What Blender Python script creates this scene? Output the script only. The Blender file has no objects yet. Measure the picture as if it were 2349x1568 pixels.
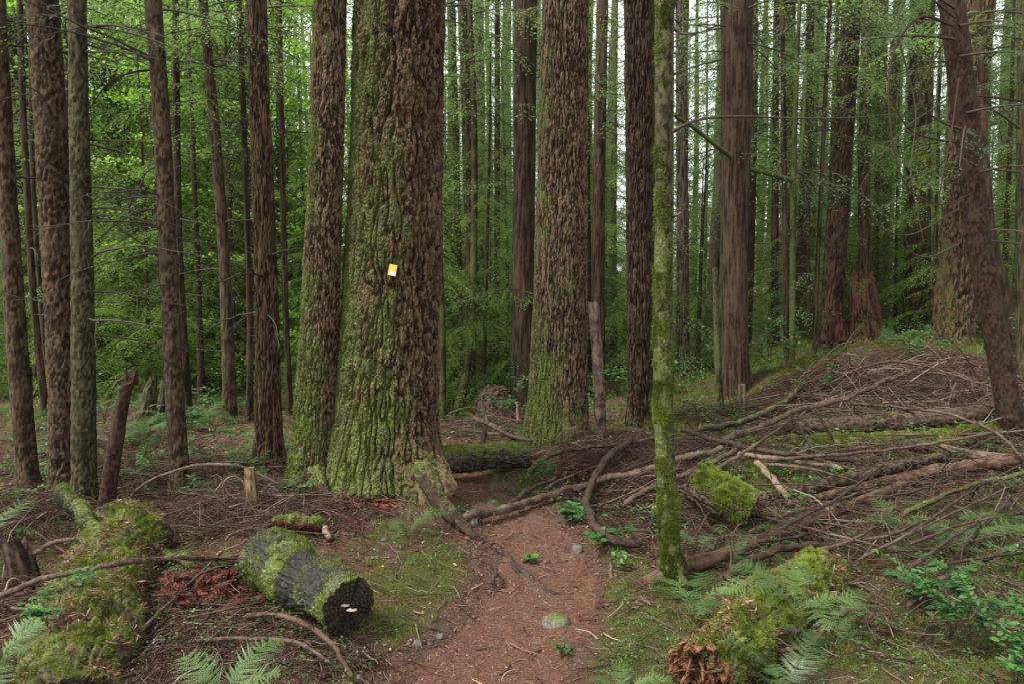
import bpy, math, random
import numpy as np
from mathutils import Vector

sc = bpy.context.scene
col = sc.collection
# ------------------------------------------------------------------ camera, sky, sun, exposure
W, H, F, CX, CY, EYE = 2349.0, 1568.0, 1762.0, 1174.5, 784.0, 1.6
PITCH = math.atan((784 - 646) / F)
cam = bpy.data.cameras.new("camera")
cam_o = bpy.data.objects.new("camera", cam); col.objects.link(cam_o)
cam.sensor_width = 36; cam.lens = 36 * F / W
cam.clip_start = 0.05; cam.clip_end = 1500
cam_o.location = (0, 0, EYE); cam_o.rotation_euler = (math.pi / 2 - PITCH, 0, 0)
sc.camera = cam_o
SUN_EL, SUN_AZ = math.radians(56), math.atan2(-0.75, -0.35)
world = bpy.data.worlds.new("World"); sc.world = world; world.use_nodes = True
wn, wl = world.node_tree.nodes, world.node_tree.links
sky = wn.new("ShaderNodeTexSky"); sky.sky_type = 'NISHITA'; sky.sun_disc = False
sky.sun_elevation = SUN_EL; sky.sun_rotation = SUN_AZ
sky.air_density = 1.0; sky.dust_density = 1.0; sky.ozone_density = 1.0
hs = wn.new("ShaderNodeHueSaturation"); hs.inputs['Saturation'].default_value = 0.10
wl.new(sky.outputs[0], hs.inputs['Color'])
wl.new(hs.outputs[0], wn['Background'].inputs['Color']); wn['Background'].inputs['Strength'].default_value = 0.115
sl = bpy.data.lights.new("sun", 'SUN'); sl.energy = 1.5; sl.angle = math.radians(14); sl.color = (1.0, 0.97, 0.9)
so = bpy.data.objects.new("sun", sl); col.objects.link(so)
sdir = Vector((math.sin(SUN_AZ) * math.cos(SUN_EL), math.cos(SUN_AZ) * math.cos(SUN_EL), math.sin(SUN_EL)))
so.rotation_euler = (-sdir).to_track_quat('-Z', 'Y').to_euler()
sc.view_settings.view_transform = 'Standard'; sc.view_settings.look = 'None'
sc.view_settings.exposure = 2.28; sc.view_settings.gamma = 1.0
cy = sc.cycles
cy.max_bounces = 6; cy.diffuse_bounces = 4; cy.glossy_bounces = 2; cy.transmission_bounces = 4; cy.volume_bounces = 1
cy.caustics_reflective = False; cy.caustics_refractive = False
cy.sample_clamp_indirect = 4.0

RNG = np.random.default_rng(11)
# ------------------------------------------------------------------ noise
_G = np.array([[1,1,0],[-1,1,0],[1,-1,0],[-1,-1,0],[1,0,1],[-1,0,1],[1,0,-1],[-1,0,-1],[0,1,1],[0,-1,1],[0,1,-1],[0,-1,-1],[1,1,0],[-1,1,0],[0,-1,1],[0,-1,-1]], float)
def _hash(ix, iy, iz):
    h = (ix.astype(np.uint32) * np.uint32(374761393)) ^ (iy.astype(np.uint32) * np.uint32(668265263)) ^ (iz.astype(np.uint32) * np.uint32(2147483647 - 5417))
    h = (h ^ (h >> np.uint32(13))) * np.uint32(1274126177)
    h = (h ^ (h >> np.uint32(16))) * np.uint32(2246822519)
    return h ^ (h >> np.uint32(15))
def perlin(p):
    p = np.asarray(p, float); i = np.floor(p).astype(np.int64); f = p - i
    u = f * f * f * (f * (f * 6 - 15) + 10)
    out = 0
    for dx in (0, 1):
        for dy in (0, 1):
            for dz in (0, 1):
                g = _G[_hash(i[:, 0] + dx, i[:, 1] + dy, i[:, 2] + dz) & np.uint32(15)]
                d = g[:, 0] * (f[:, 0] - dx) + g[:, 1] * (f[:, 1] - dy) + g[:, 2] * (f[:, 2] - dz)
                wx = u[:, 0] if dx else 1 - u[:, 0]; wy = u[:, 1] if dy else 1 - u[:, 1]; wz = u[:, 2] if dz else 1 - u[:, 2]
                out = out + d * wx * wy * wz
    return out
def fbm(p, o=4):
    p = np.asarray(p, float); a, s, t = 0, 1.0, 1.0
    for k in range(o):
        a = a + s * perlin(p * t + k * 17.3); s *= 0.5; t *= 2.03
    return a
def worley(p):
    i = np.floor(p).astype(np.int64); f1 = np.full(len(p), 9.0); f2 = f1.copy(); idc = np.zeros(len(p), np.uint32)
    for dx in (-1, 0, 1):
        for dy in (-1, 0, 1):
            for dz in (-1, 0, 1):
                c = i + np.array([dx, dy, dz]); h = _hash(c[:, 0], c[:, 1], c[:, 2])
                o = np.stack([(h & np.uint32(1023)) / 1023.0, ((h >> np.uint32(10)) & np.uint32(1023)) / 1023.0, ((h >> np.uint32(20)) & np.uint32(1023)) / 1023.0], 1)
                d = np.linalg.norm(c + 0.15 + 0.7 * o - p, axis=1)
                n = d < f1
                f2 = np.where(n, f1, np.minimum(f2, d)); idc = np.where(n, h, idc); f1 = np.where(n, d, f1)
    return f1, f2, (idc & np.uint32(255)) / 255.0
def S(x):
    x = np.clip(x, 0, 1); return x * x * (3 - 2 * x)

# ------------------------------------------------------------------ view geometry -> world points
cp, sp = math.cos(PITCH), math.sin(PITCH)
def ray(px, py):
    u, v = px - CX, CY - py
    return np.array([u, F * cp + v * sp, -F * sp + v * cp])
def at(px, py, Y):
    d = ray(px, py); return np.array([0, 0, EYE]) + d * (Y / d[1])
def mpp(P):                                   # metres per (2349-wide) pixel at a point
    return (P[1] * cp - (P[2] - EYE) * sp) / F

def path_x(y):
    return np.interp(y, [1.0, 2.6, 3.1, 3.7, 4.3, 4.9, 5.6, 6.4, 7.0, 7.6, 8.6], [-0.3, -0.17, -0.10, 0.10, 0.18, 0.12, -0.12, -0.42, -0.8, -1.6, -3.2])
def path_w(y):
    return np.interp(y, [1.0, 3.0, 3.6, 4.4, 5.1, 5.8, 6.8, 8.0], [0.50, 0.41, 0.35, 0.33, 0.31, 0.27, 0.28, 0.3])
MT = at(893, 1150, 5.55)                       # foot of the big fir
def height(x, y):
    x = np.asarray(x, float); y = np.asarray(y, float)
    h = 0.56 * S((x - 1.1) / 4.6) * S((y - 3.6) / 6.5)
    h = h + 0.10 * S((x - 0.6) / 1.2) * S((y - 3.0) / 3)
    far = np.maximum(0, y - 8.0) * S((5.0 - x) / 4.5) + np.maximum(0, y - 14.0) * (1 - S((5.0 - x) / 4.5))
    h = h - 3.4 * (1 - np.exp(-far * 0.022))
    h = h + 0.16 * np.exp(-((x - MT[0]) ** 2 + (y - MT[1]) ** 2) / 0.42)
    h = h + 0.16 * np.exp(-((x - 4.4) ** 2 / 2.2 + (y - 9.4) ** 2 / 1.6))
    h = h + 0.10 * np.exp(-((x - 0.75) ** 2 / 0.9 + (y - 7.1) ** 2 / 0.6))
    h = h + 0.10 * np.exp(-((x + 1.6) ** 2 / 0.5 + (y - 4.3) ** 2 / 1.2))
    h = h - 0.07 * np.exp(-((x - path_x(y)) / (path_w(y) * 1.05)) ** 4) * S((8.4 - y) / 1.5)
    q = np.stack([x.ravel(), y.ravel(), np.zeros(x.size)], 1)
    n = (0.10 * fbm(q * 0.55, 3) + 0.045 * fbm(q * 2.3 + 5, 3)).reshape(x.shape)
    h = h + n * (0.35 + 0.65 * np.clip(np.abs(x - path_x(y)) / 0.8, 0, 1)) * np.where(y > 9, 1.6, 1)
    return h
def hz(x, y):
    return float(height(np.array([x]), np.array([y]))[0])
def A(px, py, lift=0.0):                        # where the sight line meets the ground raised by lift
    d = ray(px, py); o = np.array([0, 0, EYE])
    ys = np.concatenate([np.linspace(1.5, 12, 900), np.linspace(12.05, 60, 500)])
    P = o + d[None] * (ys / d[1])[:, None]
    g = P[:, 2] - height(P[:, 0], P[:, 1]) - lift
    k = np.argmax(g < 0)
    if not (g < 0).any(): k = len(ys) - 1
    if k == 0: return P[0]
    t = g[k - 1] / (g[k - 1] - g[k] + 1e-9)
    return P[k - 1] * (1 - t) + P[k] * t

# ------------------------------------------------------------------ mesh helpers
class MB:
    def __init__(s): s.V, s.Q, s.T, s.at, s.n = [], [], [], {}, 0
    def add(s, V, Q=None, T=None, **attrs):
        V = np.asarray(V, float).reshape(-1, 3)
        if Q is not None: s.Q.append(np.asarray(Q, np.int64) + s.n)
        if T is not None: s.T.append(np.asarray(T, np.int64) + s.n)
        for k in set(s.at) | set(attrs):
            a = attrs.get(k, 0.0); a = np.full(len(V), a) if np.isscalar(a) else np.asarray(a, float).ravel()
            if k not in s.at: s.at[k] = [np.zeros(s.n)] if s.n else []
            s.at[k].append(a)
        s.V.append(V); s.n += len(V)
    def mesh(s, name, origin=(0, 0, 0), smooth=True):
        V = np.concatenate(s.V) - np.asarray(origin)
        Q = np.concatenate(s.Q) if s.Q else np.zeros((0, 4), np.int64)
        T = np.concatenate(s.T) if s.T else np.zeros((0, 3), np.int64)
        me = bpy.data.meshes.new(name)
        me.vertices.add(len(V)); me.vertices.foreach_set('co', V.astype(np.float32).ravel())
        lv = np.concatenate([Q.ravel(), T.ravel()]).astype(np.int32)
        me.loops.add(len(lv)); me.loops.foreach_set('vertex_index', lv)
        me.polygons.add(len(Q) + len(T))
        st = np.concatenate([np.arange(len(Q)) * 4, len(Q) * 4 + np.arange(len(T)) * 3]).astype(np.int32)
        me.polygons.foreach_set('loop_start', st)
        me.polygons.foreach_set('use_smooth', np.full(len(Q) + len(T), smooth))
        for k, a in s.at.items():
            at_ = me.attributes.new(k, 'FLOAT', 'POINT'); at_.data.foreach_set('value', np.concatenate(a).astype(np.float32))
        me.update(calc_edges=True); me.validate()
        return me
    def obj(s, name, mat, parent=None, origin=(0, 0, 0), smooth=True):
        o = bpy.data.objects.new(name, s.mesh(name, origin, smooth)); col.objects.link(o)
        o.data.materials.append(mat)
        if parent is not None: o.parent = parent
        else: o.location = origin
        return o
def tag(o, label=None, cat=None, group=None, kind=None):
    for k, v in (('label', label), ('category', cat), ('group', group), ('kind', kind)):
        if v: o[k] = v
    return o
def empty(name, loc, label, cat, group=None):
    o = bpy.data.objects.new(name, None); col.objects.link(o); o.location = loc; o.empty_display_size = 0.2
    return tag(o, label, cat, group)
def copy_tree(o, parent=None):
    c = o.copy(); col.objects.link(c)
    if parent is not None: c.parent = parent
    for ch in list(o.children): copy_tree(ch, c)
    return c

def curve(P, n):                               # smooth resampling of a polyline
    P = np.asarray(P, float)
    if len(P) == 2: return P[0] + (P[1] - P[0]) * np.linspace(0, 1, n)[:, None]
    Q = np.vstack([2 * P[0] - P[1], P, 2 * P[-1] - P[-2]])
    L = np.concatenate([[0], np.cumsum(np.linalg.norm(np.diff(P, axis=0), axis=1))]); t = np.linspace(0, L[-1], n)
    k = np.clip(np.searchsorted(L, t, 'right') - 1, 0, len(P) - 2); u = ((t - L[k]) / (L[k + 1] - L[k] + 1e-9))[:, None]
    a, b, c, d = Q[k], Q[k + 1], Q[k + 2], Q[k + 3]
    return 0.5 * (2 * b + (c - a) * u + (2 * a - 5 * b + 4 * c - d) * u * u + (3 * b - a - 3 * c + d) * u ** 3)
def unit(v): return v / (np.linalg.norm(v, axis=-1, keepdims=True) + 1e-12)
def frames(P):
    T = unit(np.gradient(P, axis=0)); N = np.zeros_like(P)
    r = np.array([1.0, 0, 0]) if abs(T[0, 0]) < 0.7 else np.array([0, 0, 1.0])
    v = r - T[0] * (r @ T[0]); N[0] = v / np.linalg.norm(v)
    for i in range(1, len(P)):
        v = N[i - 1] - T[i] * (N[i - 1] @ T[i]); N[i] = v / np.linalg.norm(v)
    return T, N, np.cross(T, N)
def grid_q(n, k, off=0):
    i = np.arange(n - 1)[:, None] * k; j = np.arange(k)[None]; j2 = (j + 1) % k
    return np.stack([i + j, i + j2, i + k + j2, i + k + j], -1).reshape(-1, 4) + off
def tube(P, rad, seg, disp=None, off=0.0):
    """a swept surface; disp(q, th, s, dirs) gives the radial displacement. Returns V, Q, normals, q"""
    T, N, B = frames(P); n = len(P); rad = np.broadcast_to(rad, (n,))
    th = np.arange(seg) * 2 * math.pi / seg
    dirs = np.cos(th)[None, :, None] * N[:, None] + np.sin(th)[None, :, None] * B[:, None]
    s = np.concatenate([[0], np.cumsum(np.linalg.norm(np.diff(P, axis=0), axis=1))])
    q = np.stack([rad[:, None] * np.cos(th), rad[:, None] * np.sin(th), np.repeat(s[:, None], seg, 1) + off], -1).reshape(-1, 3)
    d = np.zeros(n * seg) if disp is None else disp(q, dirs.reshape(-1, 3))
    V = P[:, None] + dirs * (rad[:, None] + d.reshape(n, seg))[..., None]
    return V.reshape(-1, 3), grid_q(n, seg), dirs.reshape(-1, 3), q
def twigs(P, R, k=3):
    """a batch of thin tubes: P (M,n,3), R (M,n)"""
    M, n, _ = P.shape
    T = unit(np.gradient(P, axis=1)); ref = np.where(np.abs(T[..., 2:3]) < 0.9, [0.0, 0, 1.0], [1.0, 0, 0])
    a = unit(np.cross(T, ref)); b = np.cross(T, a)
    th = np.arange(k) * 2 * math.pi / k
    V = P[:, :, None] + (np.cos(th)[:, None] * a[:, :, None] + np.sin(th)[:, None] * b[:, :, None]) * R[:, :, None, None]
    Q = (grid_q(n, k)[None] + (np.arange(M) * n * k)[:, None, None]).reshape(-1, 4)
    return V.reshape(-1, 3), Q
def blades(p, d, side, l, w):
    """leaf-shaped quads: base, edge, tip, edge"""
    l = np.broadcast_to(l, (len(p),))[:, None]; w = np.broadcast_to(w, (len(p),))[:, None]
    V = np.stack([p, p + d * l * 0.45 + side * w * 0.5, p + d * l, p + d * l * 0.45 - side * w * 0.5], 1)
    return V.reshape(-1, 3), np.arange(len(p) * 4).reshape(-1, 4)
def rnd_unit(n, rng=RNG): return unit(rng.normal(size=(n, 3)))

# ------------------------------------------------------------------ materials
def mat(name):
    m = bpy.data.materials.new(name); m.use_nodes = True; nt = m.node_tree
    for n in list(nt.nodes): nt.nodes.remove(n)
    out = nt.nodes.new("ShaderNodeOutputMaterial"); return m, nt, out
def nd(nt, t, **kw):
    n = nt.nodes.new("ShaderNode" + t)
    for k, v in kw.items(): n.inputs[k.replace('_', ' ')].default_value = v
    return n
def ramp(nt, fac, stops):
    r = nt.nodes.new("ShaderNodeValToRGB"); e = r.color_ramp.elements
    while len(e) < len(stops): e.new(0.5)
    for x, (p, c) in zip(e, stops): x.position = p; x.color = (*c, 1) if len(c) == 3 else c
    nt.links.new(fac, r.inputs['Fac']); return r.outputs['Color']
def coords(nt, scale):
    tc = nt.nodes.new("ShaderNodeTexCoord"); mp = nt.nodes.new("ShaderNodeMapping")
    mp.inputs['Scale'].default_value = scale; nt.links.new(tc.outputs['Object'], mp.inputs['Vector']); return mp.outputs['Vector']
def noise(nt, vec, scale, detail=4, rough=0.6):
    n = nd(nt, "TexNoise", Scale=scale, Detail=detail, Roughness=rough); nt.links.new(vec, n.inputs['Vector']); return n.outputs['Fac']
def attr(nt, name):
    a = nt.nodes.new("ShaderNodeAttribute"); a.attribute_name = name; return a.outputs['Fac']
def math_(nt, op, a, b):
    m = nt.nodes.new("ShaderNodeMath"); m.operation = op
    for i, x in enumerate((a, b)):
        if isinstance(x, (int, float)): m.inputs[i].default_value = x
        else: nt.links.new(x, m.inputs[i])
    return m.outputs[0]
def mixc(nt, fac, a, b):
    m = nt.nodes.new("ShaderNodeMix"); m.data_type = 'RGBA'
    for s, x in ((m.inputs[0], fac), (m.inputs[6], a), (m.inputs[7], b)):
        if isinstance(x, (int, float)): s.default_value = x
        elif isinstance(x, tuple): s.default_value = (*x, 1)
        else: nt.links.new(x, s)
    return m.outputs[2]
MOSS = [(0.32, (0.013, 0.018, 0.004)), (0.5, (0.058, 0.078, 0.015)), (0.68, (0.15, 0.18, 0.040))]
def bark_mat(name, dark, light, third=None, stretch=0.22, scale=30, bump=0.5, moss=True, rough=0.9, mossc=MOSS, spec=0.15):
    m, nt, out = mat(name)
    v = coords(nt, (1, 1, stretch)); v1 = coords(nt, (1, 1, 1))
    n1 = noise(nt, v, scale, 6, 0.7); n2 = noise(nt, v1, 3.0, 3)
    nf = noise(nt, coords(nt, (1, 1, min(1, stretch * 1.8))), scale * 2.7, 4, 0.7)
    f = math_(nt, 'ADD', math_(nt, 'MULTIPLY', n1, 0.55), math_(nt, 'MULTIPLY', nf, 0.45))
    f = math_(nt, 'ADD', f, math_(nt, 'MULTIPLY', math_(nt, 'SUBTRACT', n2, 0.5), 0.3))
    f = math_(nt, 'ADD', f, math_(nt, 'MULTIPLY', attr(nt, 'tone'), 0.50))
    c = ramp(nt, f, [(0.38, tuple(a * .7 for a in dark)), (0.50, tuple(a * .6 + b * .4 for a, b in zip(dark, light))), (0.63, tuple(b * 1.15 for b in light))])
    if third:
        n3 = noise(nt, v1, 4.5, 5, 0.7)
        c = mixc(nt, ramp(nt, n3, [(0.5, (0, 0, 0)), (0.68, (0.75, 0.75, 0.75))]), c, third)
    if moss:
        n4 = noise(nt, v1, 11, 6, 0.75); n5 = noise(nt, v1, 70, 4, 0.75); n7 = noise(nt, v1, 5.5, 4, 0.6)
        n6 = noise(nt, v1, 75, 3, 0.6)
        f = math_(nt, 'ADD', attr(nt, 'moss'), math_(nt, 'MULTIPLY', math_(nt, 'SUBTRACT', n4, 0.5), 1.9))
        f = math_(nt, 'ADD', f, math_(nt, 'MULTIPLY', math_(nt, 'SUBTRACT', n6, 0.5), 1.2))
        k = ramp(nt, f, [(0.44, (0, 0, 0)), (0.60, (0.92, 0.92, 0.92))])
        mc = mixc(nt, ramp(nt, n7, [(0.42, (0, 0, 0)), (0.62, (0.8, 0.8, 0.8))]), ramp(nt, n5, mossc), ramp(nt, n5, [(0.3, (0.016, 0.017, 0.008)), (0.55, (0.060, 0.062, 0.026)), (0.75, (0.14, 0.145, 0.068))]))
        c = mixc(nt, k, c, mc)
    b = nd(nt, "BsdfPrincipled", Roughness=rough); b.inputs['Specular IOR Level'].default_value = spec
    nt.links.new(c, b.inputs['Base Color'])
    bp = nd(nt, "Bump", Strength=bump, Distance=0.012); nt.links.new(noise(nt, v, scale * 1.3, 7, 0.75), bp.inputs['Height'])
    nt.links.new(bp.outputs[0], b.inputs['Normal']); nt.links.new(b.outputs[0], out.inputs[0]); return m
def leaf_mat(name, stops, trans=0.4, obj_var=0.35, gloss=0.0, tcol=None):
    m, nt, out = mat(name)
    oi = nt.nodes.new("ShaderNodeObjectInfo")
    f = math_(nt, 'ADD', attr(nt, 'tint'), math_(nt, 'MULTIPLY', math_(nt, 'SUBTRACT', oi.outputs['Random'], 0.5), obj_var))
    c = ramp(nt, f, stops)
    d = nd(nt, "BsdfDiffuse"); t = nd(nt, "BsdfTranslucent"); mx = nt.nodes.new("ShaderNodeMixShader"); mx.inputs[0].default_value = trans
    nt.links.new(c, d.inputs[0]); 
    if tcol: nt.links.new(mixc(nt, 0.6, c, tcol), t.inputs[0])
    else: nt.links.new(c, t.inputs[0])
    nt.links.new(d.outputs[0], mx.inputs[1]); nt.links.new(t.outputs[0], mx.inputs[2])
    r = mx.outputs[0]
    if gloss:
        g = nd(nt, "BsdfGlossy", Roughness=0.4); m2 = nt.nodes.new("ShaderNodeMixShader"); m2.inputs[0].default_value = gloss
        nt.links.new(r, m2.inputs[1]); nt.links.new(g.outputs[0], m2.inputs[2]); r = m2.outputs[0]
    nt.links.new(r, out.inputs[0]); return m
def plain_mat(name, c1, c2, scale=20, rough=0.8, bump=0.2, stretch=1.0):
    m, nt, out = mat(name); v = coords(nt, (1, 1, stretch)); n = noise(nt, v, scale, 6, 0.65)
    b = nd(nt, "BsdfPrincipled", Roughness=rough); b.inputs['Specular IOR Level'].default_value = 0.2
    nt.links.new(ramp(nt, n, [(0.3, c1), (0.7, c2)]), b.inputs['Base Color'])
    bp = nd(nt, "Bump", Strength=bump, Distance=0.01); nt.links.new(n, bp.inputs['Height']); nt.links.new(bp.outputs[0], b.inputs['Normal'])
    nt.links.new(b.outputs[0], out.inputs[0]); return m
def tint_mat(name, stops, rough=0.85):
    m, nt, out = mat(name); b = nd(nt, "BsdfDiffuse")
    nt.links.new(ramp(nt, attr(nt, 'tint'), stops), b.inputs[0]); nt.links.new(b.outputs[0], out.inputs[0]); return m

M = {}
M['fir'] = bark_mat('fir_bark', (0.0140, 0.0090, 0.0051), (0.0830, 0.0512, 0.0264), (0.0543, 0.0294, 0.0137))
M['fir_plain'] = bark_mat('fir_bark_dry', (0.0179, 0.0115, 0.0066), (0.0927, 0.0602, 0.0335), None)
M['hemlock'] = bark_mat('hemlock_bark', (0.0166, 0.0109, 0.0061), (0.0670, 0.0429, 0.0228), (0.0448, 0.0333, 0.0193), stretch=0.35, scale=40)
M['lichen'] = bark_mat('lichen_bark', (0.0153, 0.0122, 0.0061), (0.0543, 0.0448, 0.0193), (0.0351, 0.0358, 0.0142), stretch=0.6, scale=45)
M['dark'] = bark_mat('dark_bark', (0.0115, 0.0077, 0.0045), (0.0448, 0.0275, 0.0153), None)
M['cedar'] = bark_mat('cedar_bark', (0.0140, 0.0083, 0.0051), (0.0479, 0.0288, 0.0167), (0.0421, 0.0333, 0.0218), stretch=0.07, scale=85)
M['grey'] = bark_mat('far_bark', (0.0294, 0.0218, 0.0161), (0.0823, 0.0605, 0.0444), None, stretch=0.15)
M['smooth'] = bark_mat('smooth_bark', (0.0148, 0.0078, 0.0045), (0.0369, 0.0191, 0.0107), (0.0413, 0.0314, 0.0207), stretch=0.6, scale=48, bump=0.6)
M['stick'] = bark_mat('stick_bark', (0.0247, 0.0151, 0.0108), (0.0933, 0.0605, 0.0421), (0.1262, 0.0979, 0.0719), stretch=1, scale=35)
M['stick_dark'] = bark_mat('dark_stick_bark', (0.0141, 0.0104, 0.0079), (0.0588, 0.0416, 0.0296), None, stretch=1, scale=40)
M['stick_pale'] = bark_mat('pale_wood', (0.0893, 0.0603, 0.0379), (0.1875, 0.1384, 0.0893), None, stretch=0.6, scale=35)
M['stick_red'] = bark_mat('red_stick_bark', (0.0302, 0.0146, 0.0093), (0.0823, 0.0437, 0.0278), (0.0988, 0.0700, 0.0488), stretch=1, scale=25)
M['log_black'] = bark_mat('wet_log', (0.006, 0.0065, 0.004), (0.021, 0.0205, 0.0145), (0.020, 0.017, 0.014), stretch=1, scale=45, rough=0.75, spec=0.2)
M['log'] = bark_mat('log_bark', (0.0154, 0.0101, 0.0067), (0.0576, 0.0381, 0.0246), (0.0466, 0.0325, 0.0257), stretch=1, scale=30)
M['rot'] = bark_mat('rotten_wood', (0.022, 0.006, 0.004), (0.135, 0.036, 0.020), (0.075, 0.036, 0.022), stretch=0.25, scale=40, bump=0.8)
M['rot_dark'] = bark_mat('rotten_stump_wood', (0.014, 0.006, 0.004), (0.075, 0.026, 0.016), (0.040, 0.023, 0.015), stretch=0.2, scale=40, bump=0.8)
M['post'] = bark_mat('post_wood', (0.045, 0.031, 0.014), (0.15, 0.108, 0.050), None, stretch=0.15, scale=40)
M['splinter'] = plain_mat('splintered_wood', (0.016, 0.008, 0.005), (0.20, 0.088, 0.038), 70, bump=0.8, stretch=0.3)
M['cut'] = bark_mat('cut_wood', (0.008, 0.006, 0.004), (0.040, 0.030, 0.020), None, stretch=1, scale=55, bump=0.9)
M['twig'] = tint_mat('twig', [(0.0, (0.0187, 0.0108, 0.0086)), (0.5, (0.0634, 0.0389, 0.0302)), (0.85, (0.1296, 0.0900, 0.0706)), (1.0, (0.2016, 0.1512, 0.1188))])
M['twig_far'] = tint_mat('dead_twig', [(0.0, (0.0432, 0.0324, 0.0230)), (1.0, (0.1152, 0.0900, 0.0648))])
M['limb'] = plain_mat('limb_bark', (0.0202, 0.0151, 0.0115), (0.0612, 0.0454, 0.0331), 30)
M['moss'] = leaf_mat('moss_blades', [(0.0, (0.034, 0.046, 0.007)), (0.5, (0.115, 0.155, 0.022)), (1.0, (0.26, 0.315, 0.065))], 0.3, 0.0)
M['hem'] = leaf_mat('hemlock_needles', [(0.0, (0.044, 0.080, 0.022)), (0.5, (0.118, 0.195, 0.058)), (1.0, (0.22, 0.32, 0.10))], 0.52)
M['hemb'] = leaf_mat('bright_needles', [(0.0, (0.065, 0.115, 0.022)), (0.5, (0.145, 0.245, 0.045)), (1.0, (0.25, 0.38, 0.08))], 0.52)
M['ced'] = leaf_mat('cedar_sprays', [(0.0, (0.040, 0.072, 0.036)), (0.5, (0.095, 0.155, 0.072)), (1.0, (0.175, 0.25, 0.12))], 0.50)
M['map'] = leaf_mat('maple_leaves', [(0.0, (0.080, 0.165, 0.020)), (0.5, (0.165, 0.300, 0.042)), (1.0, (0.27, 0.42, 0.075))], 0.6, 0.3, tcol=(0.28, 0.50, 0.05))
M['fern'] = leaf_mat('fern_leaf', [(0.0, (0.030, 0.066, 0.018)), (0.5, (0.084, 0.150, 0.046)), (1.0, (0.175, 0.26, 0.092))], 0.40, 0.5, gloss=0.02)
M['berry'] = leaf_mat('shrub_leaf', [(0.0, (0.018, 0.062, 0.016)), (0.5, (0.050, 0.130, 0.034)), (1.0, (0.115, 0.22, 0.062))], 0.40, 0.45, gloss=0.015)
M['litter'] = tint_mat('needle_litter', [(0.0, (0.0540, 0.0245, 0.0158)), (0.5, (0.1188, 0.0562, 0.0360)), (0.85, (0.1800, 0.0972, 0.0612)), (1.0, (0.2880, 0.1944, 0.1224))])
M['deadleaf'] = leaf_mat('dead_needles', [(0.0, (0.10, 0.075, 0.05)), (1.0, (0.26, 0.20, 0.14))], 0.25)
M['stone'] = plain_mat('stone', (0.0432, 0.0360, 0.0288), (0.1188, 0.1066, 0.0922), 25, bump=0.4)
M['stone_mossy'] = bark_mat('mossy_stone', (0.0630, 0.0595, 0.0525), (0.1540, 0.1400, 0.1260), None, stretch=1, scale=25)
M['fungus'] = plain_mat('shelf_fungus', (0.16, 0.12, 0.09), (0.34, 0.28, 0.23), 60, bump=0.2)
M['yellow'] = plain_mat('marker_yellow', (0.5760, 0.3744, 0.0216), (0.6048, 0.4176, 0.0432), 60, 0.45, 0.02)
M['white'] = plain_mat('marker_white', (0.5616, 0.5616, 0.5904), (0.6048, 0.6048, 0.6336), 60, 0.45, 0.02)
M['metal'] = plain_mat('nail_metal', (0.02, 0.02, 0.02), (0.06, 0.06, 0.06), 60, 0.5, 0.05)

def ground_mat(name, path=False):
    m, nt, out = mat(name); v = coords(nt, (1, 1, 1))
    n1 = noise(nt, v, 55, 7, 0.75); n2 = noise(nt, v, 3.5, 5, 0.6); n3 = noise(nt, v, 150, 4, 0.7)
    f = math_(nt, 'ADD', math_(nt, 'MULTIPLY', n1, 0.65), math_(nt, 'MULTIPLY', n3, 0.35))
    if path: c = ramp(nt, f, [(0.38, (0.0333, 0.0165, 0.0106)), (0.5, (0.0776, 0.0384, 0.0242)), (0.62, (0.1275, 0.0714, 0.0465))])
    else: c = ramp(nt, f, [(0.36, (0.0164, 0.0096, 0.0066)), (0.5, (0.0567, 0.0316, 0.0206)), (0.66, (0.1260, 0.0789, 0.0519))])
    c = mixc(nt, ramp(nt, n2, [(0.45, (0, 0, 0)), (0.75, (0.55, 0.55, 0.55))]), c, (0.062, 0.048, 0.036))
    if not path:
        f = math_(nt, 'ADD', attr(nt, 'moss'), math_(nt, 'MULTIPLY', math_(nt, 'SUBTRACT', noise(nt, v, 16, 5, 0.7), 0.5), 1.0))
        c = mixc(nt, ramp(nt, f, [(0.46, (0, 0, 0)), (0.70, (0.9, 0.9, 0.9))]), c, ramp(nt, noise(nt, v, 90, 4, 0.7), [(0.3, (0.018, 0.018, 0.007)), (0.55, (0.050, 0.052, 0.016)), (0.75, (0.10, 0.105, 0.032))]))
    b = nd(nt, "BsdfPrincipled", Roughness=0.95); b.inputs['Specular IOR Level'].default_value = 0.1
    nt.links.new(c, b.inputs['Base Color'])
    bp = nd(nt, "Bump", Strength=0.9, Distance=0.012); nt.links.new(f if path else noise(nt, v, 70, 7, 0.8), bp.inputs['Height'])
    nt.links.new(bp.outputs[0], b.inputs['Normal']); nt.links.new(b.outputs[0], out.inputs[0]); return m
M['ground'] = ground_mat('forest_floor'); M['path'] = ground_mat('path_duff', True)

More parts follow.
